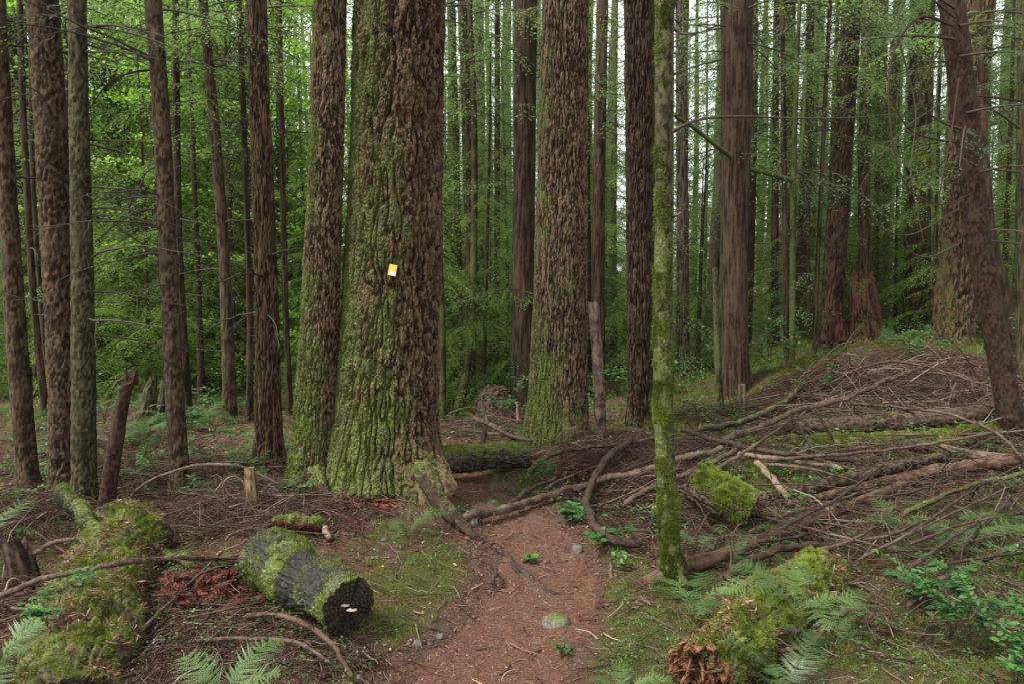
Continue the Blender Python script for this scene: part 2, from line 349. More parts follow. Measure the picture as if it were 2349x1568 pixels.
# ------------------------------------------------------------------ ground, path
BL = [(950, 1340, .30, .9), (905, 1420, .20, .9), (1010, 1290, .22, .8), (880, 1300, .15, .7), (1420, 1500, .28, .75), (1500, 1430, .3, .8), (1350, 1560, .2, .6), (1620, 1450, .3, .7), (2000, 1500, .5, .7),
      (2150, 1400, .4, .6), (1360, 1245, .10, .8), (1120, 1150, .2, .6), (330, 1240, .25, .9), (150, 1480, .25, .9), (700, 1500, .12, .7), (1850, 1230, .5, .8), (2000, 1150, .5, .8), (1900, 1080, .5, .85), (1800, 1000, .5, .8),
      (2100, 1000, .7, .8), (1720, 945, .5, 1.0), (1950, 1000, .6, .9), (2250, 1200, .5, .7), (930, 1235, .15, .7), (1210, 1120, .2, .8), (60, 1300, .3, .7), (480, 1200, .3, .5), (620, 1250, .15, .8), (1560, 1350, .25, .8), (1400, 1360, .2, .8), (1345, 1440, .16, .7), (1440, 1290, .15, .8), (780, 1500, .2, .6), (860, 1240, .16, .7), (1330, 1330, .1, .7), (1700, 1560, .3, .8), (1480, 1560, .35, .9), (2250, 1450, .4, .8), (400, 1250, .3, .7), (2150, 1230, .35, .7)]
BLW = [(*A(x, y)[:2], r, a) for x, y, r, a in BL]
def moss_mask(x, y):
    q = np.stack([x.ravel(), y.ravel(), np.zeros(x.size)], 1)
    m = 0.14 + 0.42 * fbm(q * 1.7 + 31, 4).reshape(x.shape) + 0.50 * S((x - 0.8) / 1.0)
    br = 0.42 * fbm(q * 5 + 11, 5).reshape(x.shape)
    for bx, by, r, a in BLW:
        rr = r * np.array([1.0, 1.3])
        m = np.maximum(m, a * 1.12 * np.exp(-(((x - bx) / rr[0]) ** 2 + ((y - by) / rr[1]) ** 2) * 0.9) + br)
    pd = np.abs(x - path_x(y)) / path_w(y)
    m = m * S((pd - 0.75) / 0.5 + 1.0 * (y > 8.3))
    return m
xs = np.concatenate([-np.geomspace(150, 5.2, 55), np.linspace(-5.1, 6.3, 430), np.geomspace(6.4, 150, 55)])
ys = np.concatenate([-np.geomspace(60, 0.3, 18), np.linspace(0, 1.8, 8), np.linspace(1.85, 9.5, 340), np.geomspace(9.6, 260, 95)])
X, Y = np.meshgrid(xs, ys)
Z = height(X, Y)
near = (np.abs(X) < 6.5) & (Y > 1.5) & (Y < 10)
q = np.stack([X.ravel(), Y.ravel(), np.zeros(X.size)], 1)
pdm = np.clip(np.abs(X - path_x(Y)) / path_w(Y), 0, 1.3) / 1.3
Z = Z + near * (0.022 * fbm(q * 9, 3).reshape(X.shape) + 0.010 * fbm(q * 28, 2).reshape(X.shape)) * (0.25 + 0.75 * S(pdm))
gm = MB(); ny, nx = X.shape
i = np.arange(ny - 1)[:, None] * nx; j = np.arange(nx - 1)[None]
MM = moss_mask(X, Y)
gm.add(np.stack([X, Y, Z], -1), np.stack([i + j, i + j + 1, i + nx + j + 1, i + nx + j], -1).reshape(-1, 4), moss=MM)
tag(gm.obj('ground', M['ground']), kind='structure')
def ground_z(x, y):                            # the built sheet, small bumps included
    q = np.stack([x, y, np.zeros(len(x))], 1); pd = np.clip(np.abs(x - path_x(y)) / path_w(y), 0, 1.3) / 1.3
    return height(x, y) + (0.022 * fbm(q * 9, 3) + 0.010 * fbm(q * 28, 2)) * (0.25 + 0.75 * S(pd)) * ((np.abs(x) < 6.5) & (y < 10))
yy = np.linspace(1.2, 8.2, 330); tt = np.linspace(-1, 1, 61)
PY = np.repeat(yy[:, None], 61, 1); PX = path_x(PY) + tt[None] * path_w(PY) * 1.15
qe = np.stack([PX.ravel(), PY.ravel(), np.zeros(PX.size)], 1)
edge = np.abs(tt)[None] + 0.35 * fbm(qe * 4 + 3, 3).reshape(PX.shape)
PZ = ground_z(PX.ravel(), PY.ravel()).reshape(PX.shape) + 0.006 - 0.06 * S((edge - 0.62) / 0.5) + 0.004 * fbm(qe * 40, 2).reshape(PX.shape)
pm = MB(); i = np.arange(329)[:, None] * 61; j = np.arange(60)[None]
pm.add(np.stack([PX, PY, PZ], -1), np.stack([i + j, i + j + 1, i + 62 + j, i + 61 + j], -1).reshape(-1, 4))
tag(pm.obj('path', M['path']), kind='structure')

# ------------------------------------------------------------------ bark relief
def bark(style, depth=None):
    def rough(q, D, rf, rz, fc, fa, fine):
        w = np.stack([perlin(q * [9, 9, 4]), perlin(q * [9, 9, 4] + 7), 0.6 * perlin(q * [6, 6, 3] + 19)], 1)
        n = perlin(q * [rf, rf, rz] + 0.55 * w) + 0.35 * perlin(q * [rf * 2.1, rf * 2.1, rz * 2.3] + 31)
        fur = np.exp(-(n / 0.12) ** 2)
        f1, f2, idc = worley(q / np.array([fc[0], fc[0], fc[1]]) + 0.9 * w)
        e = np.clip((f2 - f1) / 0.35, 0, 1) ** 0.6
        f.tone = (idc - 0.5) * 0.8 + 0.25 * np.clip(n, -.5, .5)
        f3, f4, id3 = worley(q / np.array([fc[0] * .45, fc[0] * .45, fc[1] * .5]) + 1.2 * w + 9)
        f.tone = f.tone + (id3 - .5) * .5
        return D * (0.35 - 1.25 * fur) + D * 0.5 * np.abs(n) + fa * (idc - 0.5) - fa * 1.0 * (1 - e) + fa * .5 * (id3 - .5) + fine * fbm(q * [80, 80, 50], 3)
    def f(q, d):
        f.tone = np.zeros(len(q))
        if style == 'big': return rough(q, depth or 0.022, 18, 3.4, (.013, .036), .0075, .005)
        if style == 'med': return rough(q, depth or 0.012, 32, 6.0, (.010, .028), .006, .004)
        if style == 'braid': return rough(q, depth or 0.014, 34, 3.6, (.010, .040), .005, .003)
        if style == 'cedar':
            n = perlin(q * [34, 34, 2.4] + 0.6 * perlin(q * [6, 6, 4])[:, None]); f.tone = .7 * perlin(q * [50, 50, 2.5] + 9) + .4 * perlin(q * [60, 60, 22] + 4)
            return (depth or 0.010) * (1 - 2 * np.abs(n)) + 0.003 * fbm(q * [60, 60, 12], 2)
        if style == 'scaly':
            g1, g2, idc = worley(q / np.array([.016, .016, .026]) + 0.5 * perlin(q * [20, 20, 10])[:, None]); f.tone = (idc - 0.5) * 0.8
            kn = np.maximum(0, perlin(q * [13, 13, 8]) - 0.34)
            return (depth or 0.007) * (0.6 * fbm(q * [40, 40, 16], 3) + 0.7 * (idc - 0.5) - 0.5 * (1 - np.clip((g2 - g1) / .3, 0, 1))) + 0.05 * kn
        f.tone = 0.5 * fbm(q * [20, 20, 9], 3)
        return (depth or 0.004) * fbm(q * [14, 14, 6], 3)
    f.tone = 0.0
    return f
def tufts(mb, V, Q, wts, n, length, width, up=0.5, rng=RNG, shag=0.7, tmin=0.0):
    """moss: n small blades over the surface, picked by area times weight"""
    a, b, c, d = V[Q[:, 0]], V[Q[:, 1]], V[Q[:, 2]], V[Q[:, 3]]
    nr = np.cross(c - a, d - b); ar = np.linalg.norm(nr, axis=1); nr = nr / (ar[:, None] + 1e-12)
    wq = np.clip(wts[Q].mean(1), 0, 1) ** 1.3 * ar * S(0.45 + 1.3 * fbm(a * 11 + 3, 3)); wq = wq / wq.sum()
    k = rng.choice(len(Q), n, p=wq); u, v = rng.random((n, 1)), rng.random((n, 1))
    p = a[k] * (1 - u) * (1 - v) + b[k] * u * (1 - v) + c[k] * u * v + d[k] * (1 - u) * v
    cl = fbm(p * 22, 2); cl = np.clip(0.5 + cl, 0.05, 1.4); lo = fbm(p * 5 + 50, 3)
    dr = unit(nr[k] * 0.8 + rnd_unit(n, rng) * shag + np.array([0, 0, up])); sd = unit(np.cross(dr, rnd_unit(n, rng)))
    L = (length * rng.uniform(0.5, 1.3, n) * (0.5 + cl))[:, None]; wd = (width * rng.uniform(0.7, 1.3, n))[:, None]
    VV = np.stack([p - sd * wd - nr[k] * 0.003, p + sd * wd - nr[k] * 0.003, p + dr * L], 1).reshape(-1, 3)
    t = np.clip(tmin + 0.18 + 0.32 * cl + 0.45 * lo + rng.normal(0, 0.15, n), 0, 1)
    mb.add(VV, None, np.arange(3 * n).reshape(-1, 3), tint=np.repeat(t, 3) + np.tile([-.12, -.12, .12], n))

# ------------------------------------------------------------------ conifer sprays and crowns
def spray(mb, wood, p0, d0, L, droop, rng, sp=0.07, bl=0.06, bw=0.022, spread=0.42, up0=0.12, bsp=0.6, tint0=0.0, start=0.18, hang=0.25):
    """one flat conifer branch: axis, alternate side twigs, blades along each"""
    t = np.linspace(0, 1, 10)[:, None]
    ax = p0 + d0 * L * t + np.array([0, 0, 1.0]) * (up0 * L * t - droop * L * t ** 2)
    wood.append((ax, 0.0035 + 0.006 * L * (1 - t[:, 0]) ** 1.2))
    m = max(4, int(L * (1 - start) / sp)); ts = np.linspace(start, 1, m)
    k = ts * 9; k0 = np.clip(k.astype(int), 0, 8); fr = (k - k0)[:, None]
    b0 = ax[k0] * (1 - fr) + ax[k0 + 1] * fr; tg = unit(ax[k0 + 1] - ax[k0])
    sdv = unit(np.cross(tg, [0, 0, 1.0])); sgn = np.where(np.arange(m) % 2, 1.0, -1.0)[:, None]
    td = unit(tg * 0.75 + sdv * sgn * rng.uniform(0.7, 1.2, (m, 1)) + np.array([0, 0, -0.12]) + rng.normal(0, 0.12, (m, 3)))
    tl = spread * L * (1.05 - ts) ** 0.75 * rng.uniform(0.6, 1.15, m) + 0.05
    td[-1] = tg[-1]
    nb = np.maximum(2, (tl / (bl * bsp)).astype(int)); idx = np.repeat(np.arange(m), nb)
    s = np.concatenate([np.arange(a) for a in nb]); f = ((s + 0.6) / nb[idx])
    pos = b0[idx] + td[idx] * (tl[idx] * f)[:, None] - np.array([0, 0, 1.0]) * (hang * tl[idx] * f ** 2)[:, None]
    n2 = unit(np.cross(td[idx], np.cross(td[idx], [0, 0, 1.0])) * -1); s2 = np.cross(td[idx], n2); s2 = unit(s2)
    sg = np.where(s % 2, 1.0, -1.0)[:, None]
    bd = unit(td[idx] * 0.8 + s2 * sg * 0.75 + rng.normal(0, 0.2, (len(idx), 3)) - np.array([0, 0, 0.15]))
    bs = unit(np.cross(bd, n2 + rng.normal(0, 0.25, (len(idx), 3))))
    V, Q = blades(pos, bd, bs, bl * rng.uniform(0.7, 1.3, len(idx)) * (1.1 - 0.5 * f), bw * rng.uniform(0.8, 1.2, len(idx)))
    tint = np.clip(tint0 + 0.38 + 0.28 * f * ts[idx] + rng.normal(0, 0.10, len(idx)) + rng.normal(0, 0.1), 0, 1)
    mb.add(V, Q, tint=np.repeat(tint, 4))
def wood_obj(wood, name, mat_, parent, k=4):
    mb = MB(); n = 10
    P = np.array([w[0] for w in wood]); R = np.array([w[1] for w in wood])
    V, Q = twigs(P, R, k); mb.add(V, Q, tint=np.repeat(RNG.random(len(P)), n * k))
    return mb.obj(name, mat_, parent)
def conifer_crown(seed, z0, z1, Lf, nb, **kw):
    rng = np.random.default_rng(seed); mb = MB(); wood = []
    for k in range(nb):
        z = z0 + (z1 - z0) * ((k + rng.random()) / nb); az = rng.random() * 2 * math.pi
        L = Lf((z - z0) / (z1 - z0)) * rng.uniform(0.55, 1.2)
        spray(mb, wood, np.array([0, 0, z]), np.array([math.cos(az), math.sin(az), 0]), L, kw.get('droop', 0.35) * rng.uniform(0.5, 1.4), rng, **{a: b for a, b in kw.items() if a != 'droop'})
    return mb, wood
def maple_crown(seed, z0, z1, rad, nb, leaf=0.09, per=42):
    rng = np.random.default_rng(seed); mb = MB(); wood = []
    for k in range(nb):
        z = rng.uniform(z0, z1); az = rng.random() * 6.283; r = rad * math.sqrt(rng.random()); c = np.array([math.cos(az) * r, math.sin(az) * r, z])
        s = np.array([0, 0, max(0.5, z - 0.7 * r)]); t = np.linspace(0, 1, 10)[:, None]
        wood.append((s * (1 - t) + c * t + np.array([0, 0, 0.25]) * np.sin(t * math.pi) * r, 0.012 * (1.1 - t[:, 0]) + 0.002))
        n = per; R = rng.uniform(0.3, 0.65)
        p = c + np.stack([rng.normal(0, R * .6, n), rng.normal(0, R * .6, n), rng.normal(0, 0.05, n) - .1 * R], 1)
        nrm = unit(np.array([0, 0, 1.0]) + rng.normal(0, 0.45, (n, 3))); d = unit(np.cross(nrm, rnd_unit(n, rng))); sd = np.cross(nrm, d)
        l = (leaf * rng.uniform(0.6, 1.25, n))[:, None]
        V = np.stack([p, p + d * l * .30 + sd * l * .52, p + d * l * .75 + sd * l * .38, p + d * l * 1.05, p + d * l * .75 - sd * l * .38, p + d * l * .30 - sd * l * .52], 1)
        b = np.arange(n)[:, None] * 6; mb.add(V, np.concatenate([b + [0, 1, 2, 3], b + [0, 3, 4, 5]]), tint=np.repeat(np.clip(rng.normal(0.5, 0.14, n) + rng.normal(0, .12), 0, 1), 6))
    return mb, wood

# ------------------------------------------------------------------ standing trees
def dead_branch(P0, d, L, r0, droop, rng, subs=5, n=10, wig=0.03):
    mb = MB(); t = np.linspace(0, 1, n)[:, None]
    w = np.cumsum(rng.normal(0, wig * L / 3, (n, 3)), 0); w -= w[0]
    P = P0 + d * L * t + np.array([0, 0, -droop * L]) * t ** 2 + w
    V, Q = twigs(P[None], (r0 * (1 - 0.85 * t[:, 0]))[None], 5); mb.add(V, Q, tint=rng.uniform(0.2, 0.6))
    if subs:
        k = rng.integers(2, n - 1, subs); sd = unit(d + rnd_unit(subs, rng) * 0.9 + np.array([0, 0, -0.25])); l = L * rng.uniform(0.12, 0.4, subs)
        tt = np.linspace(0, 1, 6)[None, :, None]
        PP = P[k][:, None] + sd[:, None] * l[:, None, None] * tt + np.array([0, 0, -0.15]) * (l[:, None, None] * tt ** 2) + np.cumsum(rng.normal(0, 0.008, (subs, 6, 3)), 1)
        V, Q = twigs(PP, np.repeat((r0 * 0.35 * (1 - 0.8 * tt[0, :, 0]))[None], subs, 0), 3); mb.add(V, Q, tint=rng.uniform(0.2, 0.7))
    return mb
def trunk(name, label, pts, widths, style, m, Y=None, cat='tree', seg=48, rings=140, ztop=9.0, moss=None, group=None, flare=0.25, nbr=0, brz=(1.2, 4.5), brL=(0.5, 1.2), depth=None, tuft=0, seed=0, brdir=None, broken=False, brm=None, jag=0.03, tl=.012, tdark=-.08, spurs=()):
    """pts: (px, py) of the axis from foot to top, all in the plane at depth Y (the foot rests on the ground)"""
    rng = np.random.default_rng(seed + 100)
    x0, y0 = pts[0]
    base = A(x0, y0) if Y is None else at(x0, y0, Y)
    Y = base[1] if Y is None else Y
    base[2] = hz(base[0], base[1])
    W3 = [base] + [at(x, y, Y) for x, y in pts[1:]]
    wz = [at(x0, y, Y)[2] for y, _ in widths]; wr = [0.5 * w * mpp(at(x0, y, Y)) for y, w in widths]
    o = np.argsort(wz); wz = np.array(wz)[o]; wr = np.array(wr)[o]
    if not broken:
        d = unit(W3[-1] - W3[-2]); W3.append(W3[-1] + d * max(0.5, (ztop - W3[-1][2]) / d[2]))
    W3 = [base - unit(W3[1] - base) * 0.3] + W3
    P = curve(W3, rings)
    zz = P[:, 2]; r = np.interp(zz, wz, wr) - np.maximum(0, zz - wz[-1]) * wr[-1] * 0.035
    r = np.maximum(r, 0.015); r0 = wr[-1]
    fl = bark(style, depth); ph = rng.random(5) * 6.28; nl = rng.integers(4, 7)
    def disp(q, dirs):
        th = np.arctan2(dirs[:, 1], dirs[:, 0]); z = np.repeat(zz, seg) - base[2]
        lob = (0.5 + 0.5 * np.cos(th * nl + ph[0] + 0.8 * np.sin(th + ph[1]))) * 0.6 + 0.4 * (0.5 + 0.5 * np.cos(2 * th + ph[2]))
        out = fl(q, dirs) * np.clip(r0 * 9, .3, 1) + flare * r0 * (0.3 + lob) * np.exp(-np.maximum(z, 0) / (1.6 * r0))
        for sa, sm, spw, sh in spurs: out += sm * np.exp(-np.maximum(z, 0) / sh) * np.maximum(0, np.cos(th - sa - .12 * np.sin(z * 9))) ** spw
        out += r0 * 0.05 * fbm(q * np.array([2.0, 2.0, 1.2]) / (4 * r0) + ph[3], 2)
        if broken:
            top = zz[-1]; k = np.clip((np.repeat(zz, seg) - top + min(1.5 * r0, .15)) / min(1.5 * r0, .15), 0, 1)
            out -= k * np.maximum(0, perlin(q * [30, 30, 2] + ph[0]) + 0.05) * r0 * .45
        return out
    V, Q, D, q = tube(P, r, seg, disp)
    if broken:
        th = np.arctan2(D[:, 1], D[:, 0]); jt = np.clip(0.5 + 1.1 * fbm(np.stack([np.cos(th) * .9, np.sin(th) * .9, 0 * th + ph[4]], 1), 2) + 0.14 * perlin(np.stack([np.cos(th) * 4, np.sin(th) * 5, 0 * th + ph[1]], 1)), 0, 1) * jag
        z0 = base[2] + (zz[-1] - base[2]) * (1 - min(0.9, jag + .05)); up = np.maximum(0, V[:, 2] - z0); V[:, 2] -= up * jt / max(jag + .05, .06) * 0.95 * (jag > 0) * np.minimum(1, up / ((zz[-1] - z0) + 1e-6) * 1.4).clip(0, 1)
    z = V[:, 2] - base[2]
    mm = np.zeros(len(V))
    if moss:
        dirv, amt, low, hgt = moss
        side = D @ unit(np.array(dirv)); mm = amt * (0.5 + 0.5 * side) + low * np.exp(-np.maximum(z, 0) / hgt) + 0.35 * fbm(q * [5, 5, 2.5] + ph[4], 3) - 0.15
    t = empty(name, base, label, cat, group)
    mb = MB(); mb.add(V, Q, moss=mm, tone=fl.tone)
    if broken:
        e = V[-seg:]; c = e.mean(0) - np.array([0, 0, r0 * 0.6]); mb.add(np.vstack([e, c]), None, np.stack([np.arange(seg), (np.arange(seg) + 1) % seg, np.full(seg, seg)], 1), moss=0)
    mb.obj('trunk', m, t, base, smooth=seg < 130)
    if tuft:
        tb = MB(); keep = z < 4.6; tufts(tb, V, Q, np.where(keep, mm - 0.22, 0), tuft, tl, 0.0021, 0.0, rng, .9, tdark)
        tag(tb.obj('moss', M['moss'], t, base), kind='stuff')
    for k in range(nbr):
        zb = base[2] + rng.uniform(*brz); i = np.argmin(abs(zz - zb)); az = rng.random() * 6.283 if brdir is None else brdir + rng.normal(0, 0.7)
        d = np.array([math.cos(az), math.sin(az), rng.uniform(-0.1, 0.3)]); L = rng.uniform(*brL)
        dead_branch(P[i] + d * r[i] * 0.7, d, L, 0.004 + 0.006 * min(1, L), rng.uniform(0, 0.4), rng, 6).obj('branch', brm or M['limb'], t, base)
    t['r0'] = 0.0; del t['r0']
    return t, P, r, (V, Q, mm)
ML = (-1, -0.45, 0.2)
# the big fir with the marker
bigfir, BP, BR, _s = trunk('fir_tree', 'massive mossy fir carrying the small yellow trail marker, beside the path', [(888, 1175), (882, 1000), (893, 800), (900, 620), (908, 400), (917, 0)],
    [(0, 200), (400, 207), (620, 216), (800, 222), (950, 236), (1050, 252), (1120, 268), (1180, 290)], 'big', M['fir'], Y=5.55, seg=440, rings=900, ztop=5.6, moss=(ML, 0.78, 0.42, 0.7), flare=0.15, tuft=70000, seed=3, tl=.011, tdark=-.20, spurs=((-.78, .26, 22, .13), (-2.5, .15, 12, .12), (-1.7, .08, 14, .12)))
def root(tree, base, pts, r0, r1, nm='root', m=M['dark'], mossv=0.35):
    P = curve(np.array(pts), 70); t = np.linspace(0, 1, 70)
    V, Q, D, q = tube(P, r0 * (1 - t) ** 0.8 + r1, 36, bark('big', 0.016)); mb = MB(); mb.add(V, Q, moss=mossv * (1 - t).repeat(36) * 1.6 + 0.25 * D[:, 2]); o = mb.obj(nm, m or M['fir'], tree, base)
    tb = MB(); tufts(tb, V, Q, mossv * (1 - t).repeat(36) * 1.6 + 0.25 * D[:, 2] - .2, 1800, 0.012, 0.002, 0.0, tmin=-.15); tag(tb.obj('moss', M['moss'], o), kind='stuff')
    return o
bb = np.array(bigfir.location)
root(bigfir, bb, [bb + [.24, -.24, .16], A(1024, 1166, .06), A(1058, 1205, .03), A(1084, 1230, .015), A(1116, 1250, -.012)], 0.080, 0.012, mossv=0.27)
root(bigfir, bb, [bb + [-.45, -.28, .08], A(742, 1158, .02), A(715, 1186, -.03)], 0.065, 0.015, mossv=0.27)
# trail marker
mp_ = at(900.5, 620, 5.55); k = np.argmin(abs(BP[:, 2] - mp_[2]))
my = BP[k, 1] - BR[k] - 0.012
mk = empty('trail_marker', (mp_[0] * my / 5.55, my, EYE + (mp_[2] - EYE) * my / 5.55), 'small tilted yellow and white trail marker nailed to the mossy fir', 'trail marker')
mk.rotation_euler = (0, math.radians(12), 0.05)
def slab(name, poly, y0, y1, m, parent):
    n = len(poly); V = [(x, y0, z) for x, z in poly] + [(x, y1, z) for x, z in poly]; mb = MB()
    T = [(0, i, i + 1) for i in range(1, n - 1)] + [(n, n + i + 1, n + i) for i in range(1, n - 1)]
    mb.add(V, [(i, (i + 1) % n, n + (i + 1) % n, n + i) for i in range(n)], T); return mb.obj(name, m, parent, smooth=False)
pl = slab('plate', [(-.026, -.037), (.026, -.037), (.026, .037), (-.026, .037)], -0.003, 0.003, M['yellow'], mk)
slab('white_patch', [(-.018, -.0369), (.0259, -.0369), (.0259, -.010), (.012, -.018), (.009, -.004), (.002, .006), (-.006, .007), (-.008, -.010)], -0.0045, -0.0031, M['white'], mk)
nb_ = MB(); V, Q, _, _ = tube(curve([(0, -.008, 0), (0, .04, 0)], 4), 0.0035, 10); nb_.add(V, Q); e = V[:10]; nb_.add(np.vstack([e, e.mean(0)]), None, [(a, (a + 1) % 10, 10) for a in range(10)]); nb_.obj('nail', M['metal'], mk)

T = []
def tr(*a, **k): T.append(trunk(*a, **k)); return T[-1][0]
t2 = tr('fir_tree', 'thick rough fir rising close behind the left side of the marker tree', [(712, 1125), (735, 700), (750, 300), (757, 0)], [(0, 72), (400, 76), (700, 82), (900, 88), (1060, 98), (1130, 112)], 'med', M['fir_plain'], seg=210, rings=560, ztop=6.2, moss=(ML, 0.60, 0.42, 1.6), tuft=34000, seed=5, depth=0.012)
t3 = tr('fir_tree', 'large reddish fir with mossy left foot, beyond the fallen pole on the path', [(1277, 1045), (1283, 800), (1290, 400), (1297, 0)], [(0, 104), (400, 108), (640, 118), (800, 124), (950, 134), (1050, 148)], 'braid', M['fir_plain'], Y=7.2, seg=280, rings=560, ztop=6.6, moss=(ML, 0.46, 0.50, 1.2), tuft=30000, seed=7, depth=0.016)
tr('fir_tree', 'dark furrowed fir just left of the thin mossy pole tree', [(1472, 985), (1470, 600), (1466, 0)], [(0, 66), (600, 62), (900, 60), (990, 72)], 'braid', M['dark'], Y=8.2, seg=160, rings=340, ztop=8, moss=(ML, 0.05, 0.5, 0.5), seed=9, depth=0.018)
t5 = tr('mossy_tree', 'slim young tree wrapped in green moss, standing right of the path', [(1545, 1335), (1524, 1000), (1522, 600), (1526, 0)], [(0, 42), (500, 40), (800, 45), (1000, 44), (1250, 45), (1330, 60)], 'scaly', M['lichen'], seg=64, rings=420, ztop=5, moss=((-0.8, -0.6, 0), 0.58, 0.46, 1.8), tuft=60000, seed=11, tl=.014, tdark=-.14, spurs=((-1.2, .05, 7, .07), (.4, .05, 7, .07), (2.6, .05, 7, .07)), flare=0.3, nbr=0)
tr('fir_tree', 'big cedar trunk with smooth dark bark, right of the mossy pole tree', [(1687, 955), (1684, 600), (1690, 200), (1690, 0)], [(0, 70), (300, 66), (600, 56), (900, 54), (960, 64)], 'cedar', M['cedar'], Y=9.6, seg=90, rings=220, ztop=9, seed=13)
tr('cedar_tree', 'wide dark brown trunk half hidden behind the left edge of the reddish fir', [(1198, 965), (1200, 600), (1207, 0)], [(0, 50), (600, 48), (900, 52), (970, 62)], 'cedar', M['dark'], Y=10.6, seg=70, rings=160, ztop=11, moss=(ML, 0, .3, .3), seed=15)
# left side
tr('conifer_tree', 'dark slim conifer at the left border of the scene', [(68, 1135), (40, 800), (15, 400), (-8, 0)], [(0, 36), (400, 38), (800, 44), (1080, 46), (1135, 62)], 'scaly', M['hemlock'], seg=60, rings=240, ztop=6, moss=(ML, .05, .1, .5), nbr=12, seed=21, depth=0.010)
tr('conifer_tree', 'stout knobbly conifer with stub scars, touching a thinner greenish trunk', [(152, 1150), (142, 800), (118, 300), (97, 0)], [(0, 68), (400, 66), (800, 64), (1050, 66), (1150, 80)], 'scaly', M['hemlock'], seg=100, rings=420, ztop=6, moss=(ML, .05, .15, .5), nbr=9, brz=(1.0, 3.5), brL=(.08, .5), seed=23, depth=0.015)
tr('conifer_tree', 'slender greenish lichen covered conifer pressed against the stout knobbly trunk', [(193, 1165), (190, 700), (182, 300), (177, 0)], [(0, 38), (400, 44), (800, 50), (1100, 54), (1165, 66)], 'scaly', M['lichen'], seg=80, rings=340, ztop=6, moss=(ML, .30, .1, .5), nbr=14, brL=(.4, 1.3), brdir=0.2, seed=25, depth=0.011)
tr('conifer_tree', 'leaning slim brown conifer with small knots behind the broken snag', [(415, 1140), (395, 800), (375, 350), (352, 0)], [(0, 36), (350, 38), (800, 40), (1080, 44), (1140, 56)], 'scaly', M['hemlock'], seg=60, rings=260, ztop=6, moss=(ML, .12, .2, .8), nbr=14, brz=(1.4, 4.0), brL=(.4, 1.6), seed=27, depth=0.008)
tr('fir_tree', 'straight furrowed fir with red brown foot, left of the twin firs', [(617, 1075), (612, 700), (598, 300), (588, 0)], [(0, 42), (400, 46), (800, 52), (1000, 60), (1075, 82)], 'braid', M['fir'], seg=140, rings=280, ztop=7, moss=(ML, .05, .3, .4), nbr=10, brL=(.4, 1.4), seed=29, depth=0.016)
tr('conifer_tree', 'curving thin brown conifer left of the red footed fir', [(530, 1030), (515, 600), (488, 250), (465, 0)], [(0, 22), (600, 26), (900, 30), (1030, 40)], 'scaly', M['hemlock'], Y=9.0, seg=40, rings=120, ztop=8, nbr=10, brL=(.5, 1.8), seed=31)
tr('conifer_tree', 'pale grey trunk partly hidden behind the leaning slim conifer', [(372, 930), (352, 380), (340, 0)], [(0, 15), (600, 15), (930, 20)], 'scaly', M['grey'], Y=14, seg=28, rings=60, ztop=11, seed=33)
tr('conifer_tree', 'dark mossy trunk directly behind the leaning slim conifer', [(428, 970), (415, 700), (408, 480), (402, 0)], [(0, 14), (600, 18), (970, 30)], 'scaly', M['dark'], Y=9.5, seg=32, rings=80, ztop=8, moss=(ML, .3, .3, .8), nbr=6, seed=35)
